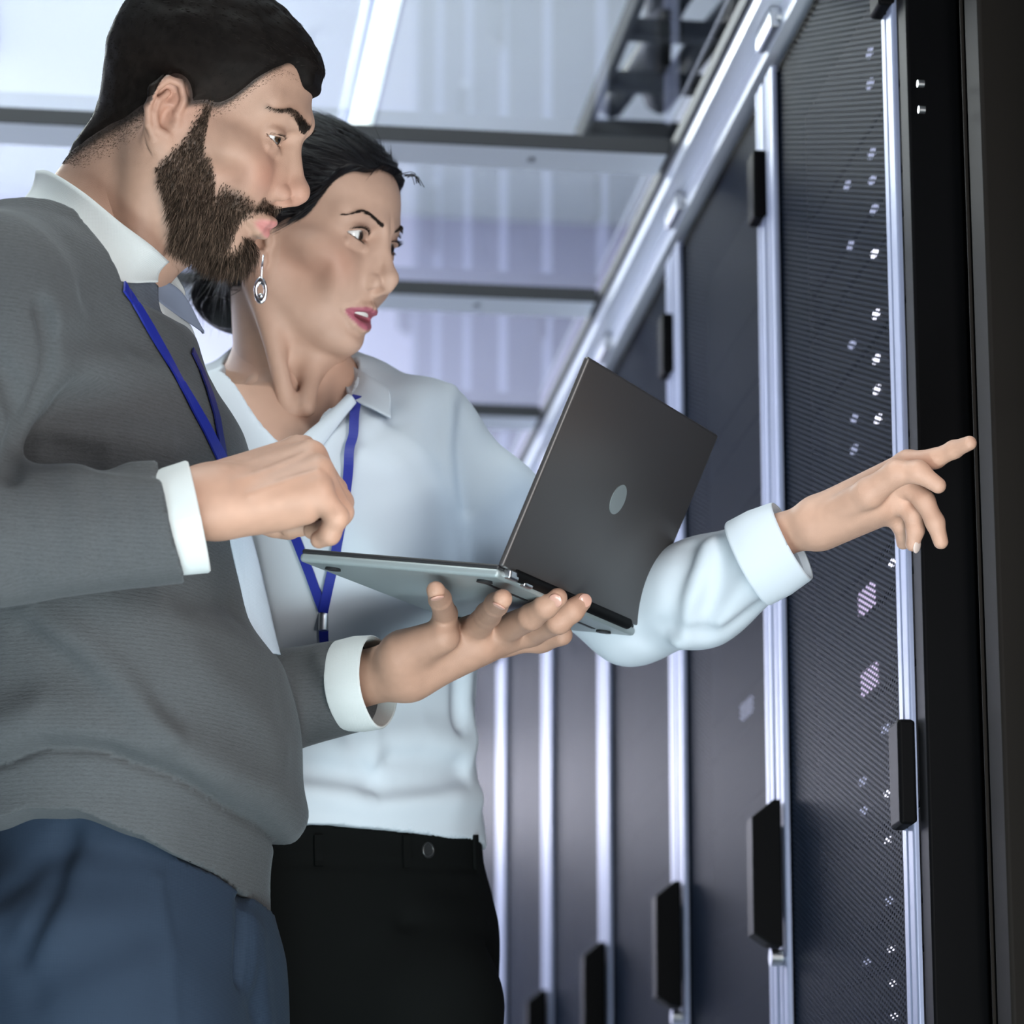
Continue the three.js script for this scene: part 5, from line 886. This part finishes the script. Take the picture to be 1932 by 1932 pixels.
// ---------------------------------------------------------------- the laptop
{
  const X = V3(0.52, 0.038, -0.854), Y = V3(0.124, 0.985, 0.12), Z = V3(0.845, -0.169, 0.507), B = V3(0.323, 1.255, -2.646), Wd = 0.301, Dp = 0.187, ang = 106 * PI / 180;
  const lap = new THREE.Group(); lap.name = 'laptop'; scene.add(lap); tag(lap, 'open dark grey laptop held up on the palm of the man', 'laptop');
  lap.matrix.makeBasis(X.normalize(), Y.addScaledVector(X, -Y.dot(X)).normalize(), V3().crossVectors(X, Y)).setPosition(B); lap.matrix.decompose(lap.position, lap.quaternion, lap.scale);
  // local axes: x along the hinge, y up, z away from the man
  const shell = std({ color: lin(0.075, 0.07, 0.07), roughness: 0.4, metalness: 0.55 }), under = std({ color: lin(0.26, 0.3, 0.31), roughness: 0.4, metalness: 0.25 }), key = std({ color: lin(0.01, 0.01, 0.012), roughness: 0.6 });
  part('base', rbox(0, Wd, 0, 0.008, -Dp, 0, 0.0035), under, lap);
  part('deck', rbox(0.001, Wd - 0.001, 0.007, 0.0115, -Dp + 0.001, -0.001, 0.002), key, lap);
  const kb = part('keyboard', rbox(0.018, Wd - 0.018, 0.0112, 0.0122, -0.105, -0.016, 0.0004), key, lap);
  for (let r = 0; r < 5; r++) for (let c = 0; c < 13; c++) part('key', rbox(0.021 + c * 0.02, 0.0385 + c * 0.02, 0.012, 0.0134, -0.103 + r * 0.0172, -0.088 + r * 0.0172, 0.0006), shell, kb);
  part('touchpad', rbox(0.1, 0.2, 0.0112, 0.0119, -0.175, -0.113, 0.0003), shell, lap);
  for (const [x, z] of [[0.022, -0.022], [Wd - 0.022, -0.022], [0.022, -Dp + 0.022], [Wd - 0.022, -Dp + 0.022]]) part('rubber_foot', new THREE.CylinderGeometry(0.0065, 0.007, 0.002, 20).translate(x, -0.001, z), key, lap);
  for (let i = 0; i < 2; i++) part('vent', rbox(0.03 + i * 0.15, 0.12 + i * 0.15, -0.0006, 0.0006, -0.03, -0.026, 0.0004), key, lap);
  part('hinge', [new THREE.CylinderGeometry(0.0052, 0.0052, Wd - 0.05, 16).rotateZ(PI / 2).translate(Wd / 2, 0.008, 0.001)], M.black, lap);
  part('hinge_cap', [rbox(0.012, 0.03, 0.002, 0.01, -0.002, 0.0055, 0.002)], M.steel, lap); part('hinge_cap', [rbox(0.045, 0.062, 0.001, 0.007, -0.002, 0.0045, 0.002)], M.steel, lap);
  const lid = part('lid', rbox(0, Wd, 0, Dp, -0.0055, 0, 0.0025), shell, lap);
  // the lid stands on the hinge and leans away from the man
  lid.position.set(0, 0.009, 0.003); lid.rotation.x = -(ang - PI / 2); lid.scale.z = -1; lid.scale.z = 1; lid.rotation.x = ang - PI / 2;
  part('emblem', new THREE.CylinderGeometry(0.0135, 0.0135, 0.0008, 32).rotateX(PI / 2).translate(Wd / 2 + 0.004, Dp / 2, 0.0003), std({ color: lin(0.2, 0.23, 0.24), roughness: 0.35, metalness: 0.3 }), lid);
  part('screen', box(0.006, Wd - 0.006, 0.014, Dp - 0.006, -0.0062, -0.0056), std({ color: lin(0.02, 0.02, 0.02), emissive: lin(0.7, 0.85, 1), emissiveIntensity: 1.2 }), lid);
  lap.updateMatrixWorld(true);
  const l = new THREE.RectAreaLight(lin(0.75, 0.88, 1), 1.2, Wd - 0.012, Dp - 0.02), p = lid.localToWorld(V3(Wd / 2, Dp / 2, -0.008)), q = lid.localToWorld(V3(Wd / 2, Dp / 2, -1)); l.position.copy(p); l.lookAt(q); scene.add(l);
}
renderer.render(scene, camera);
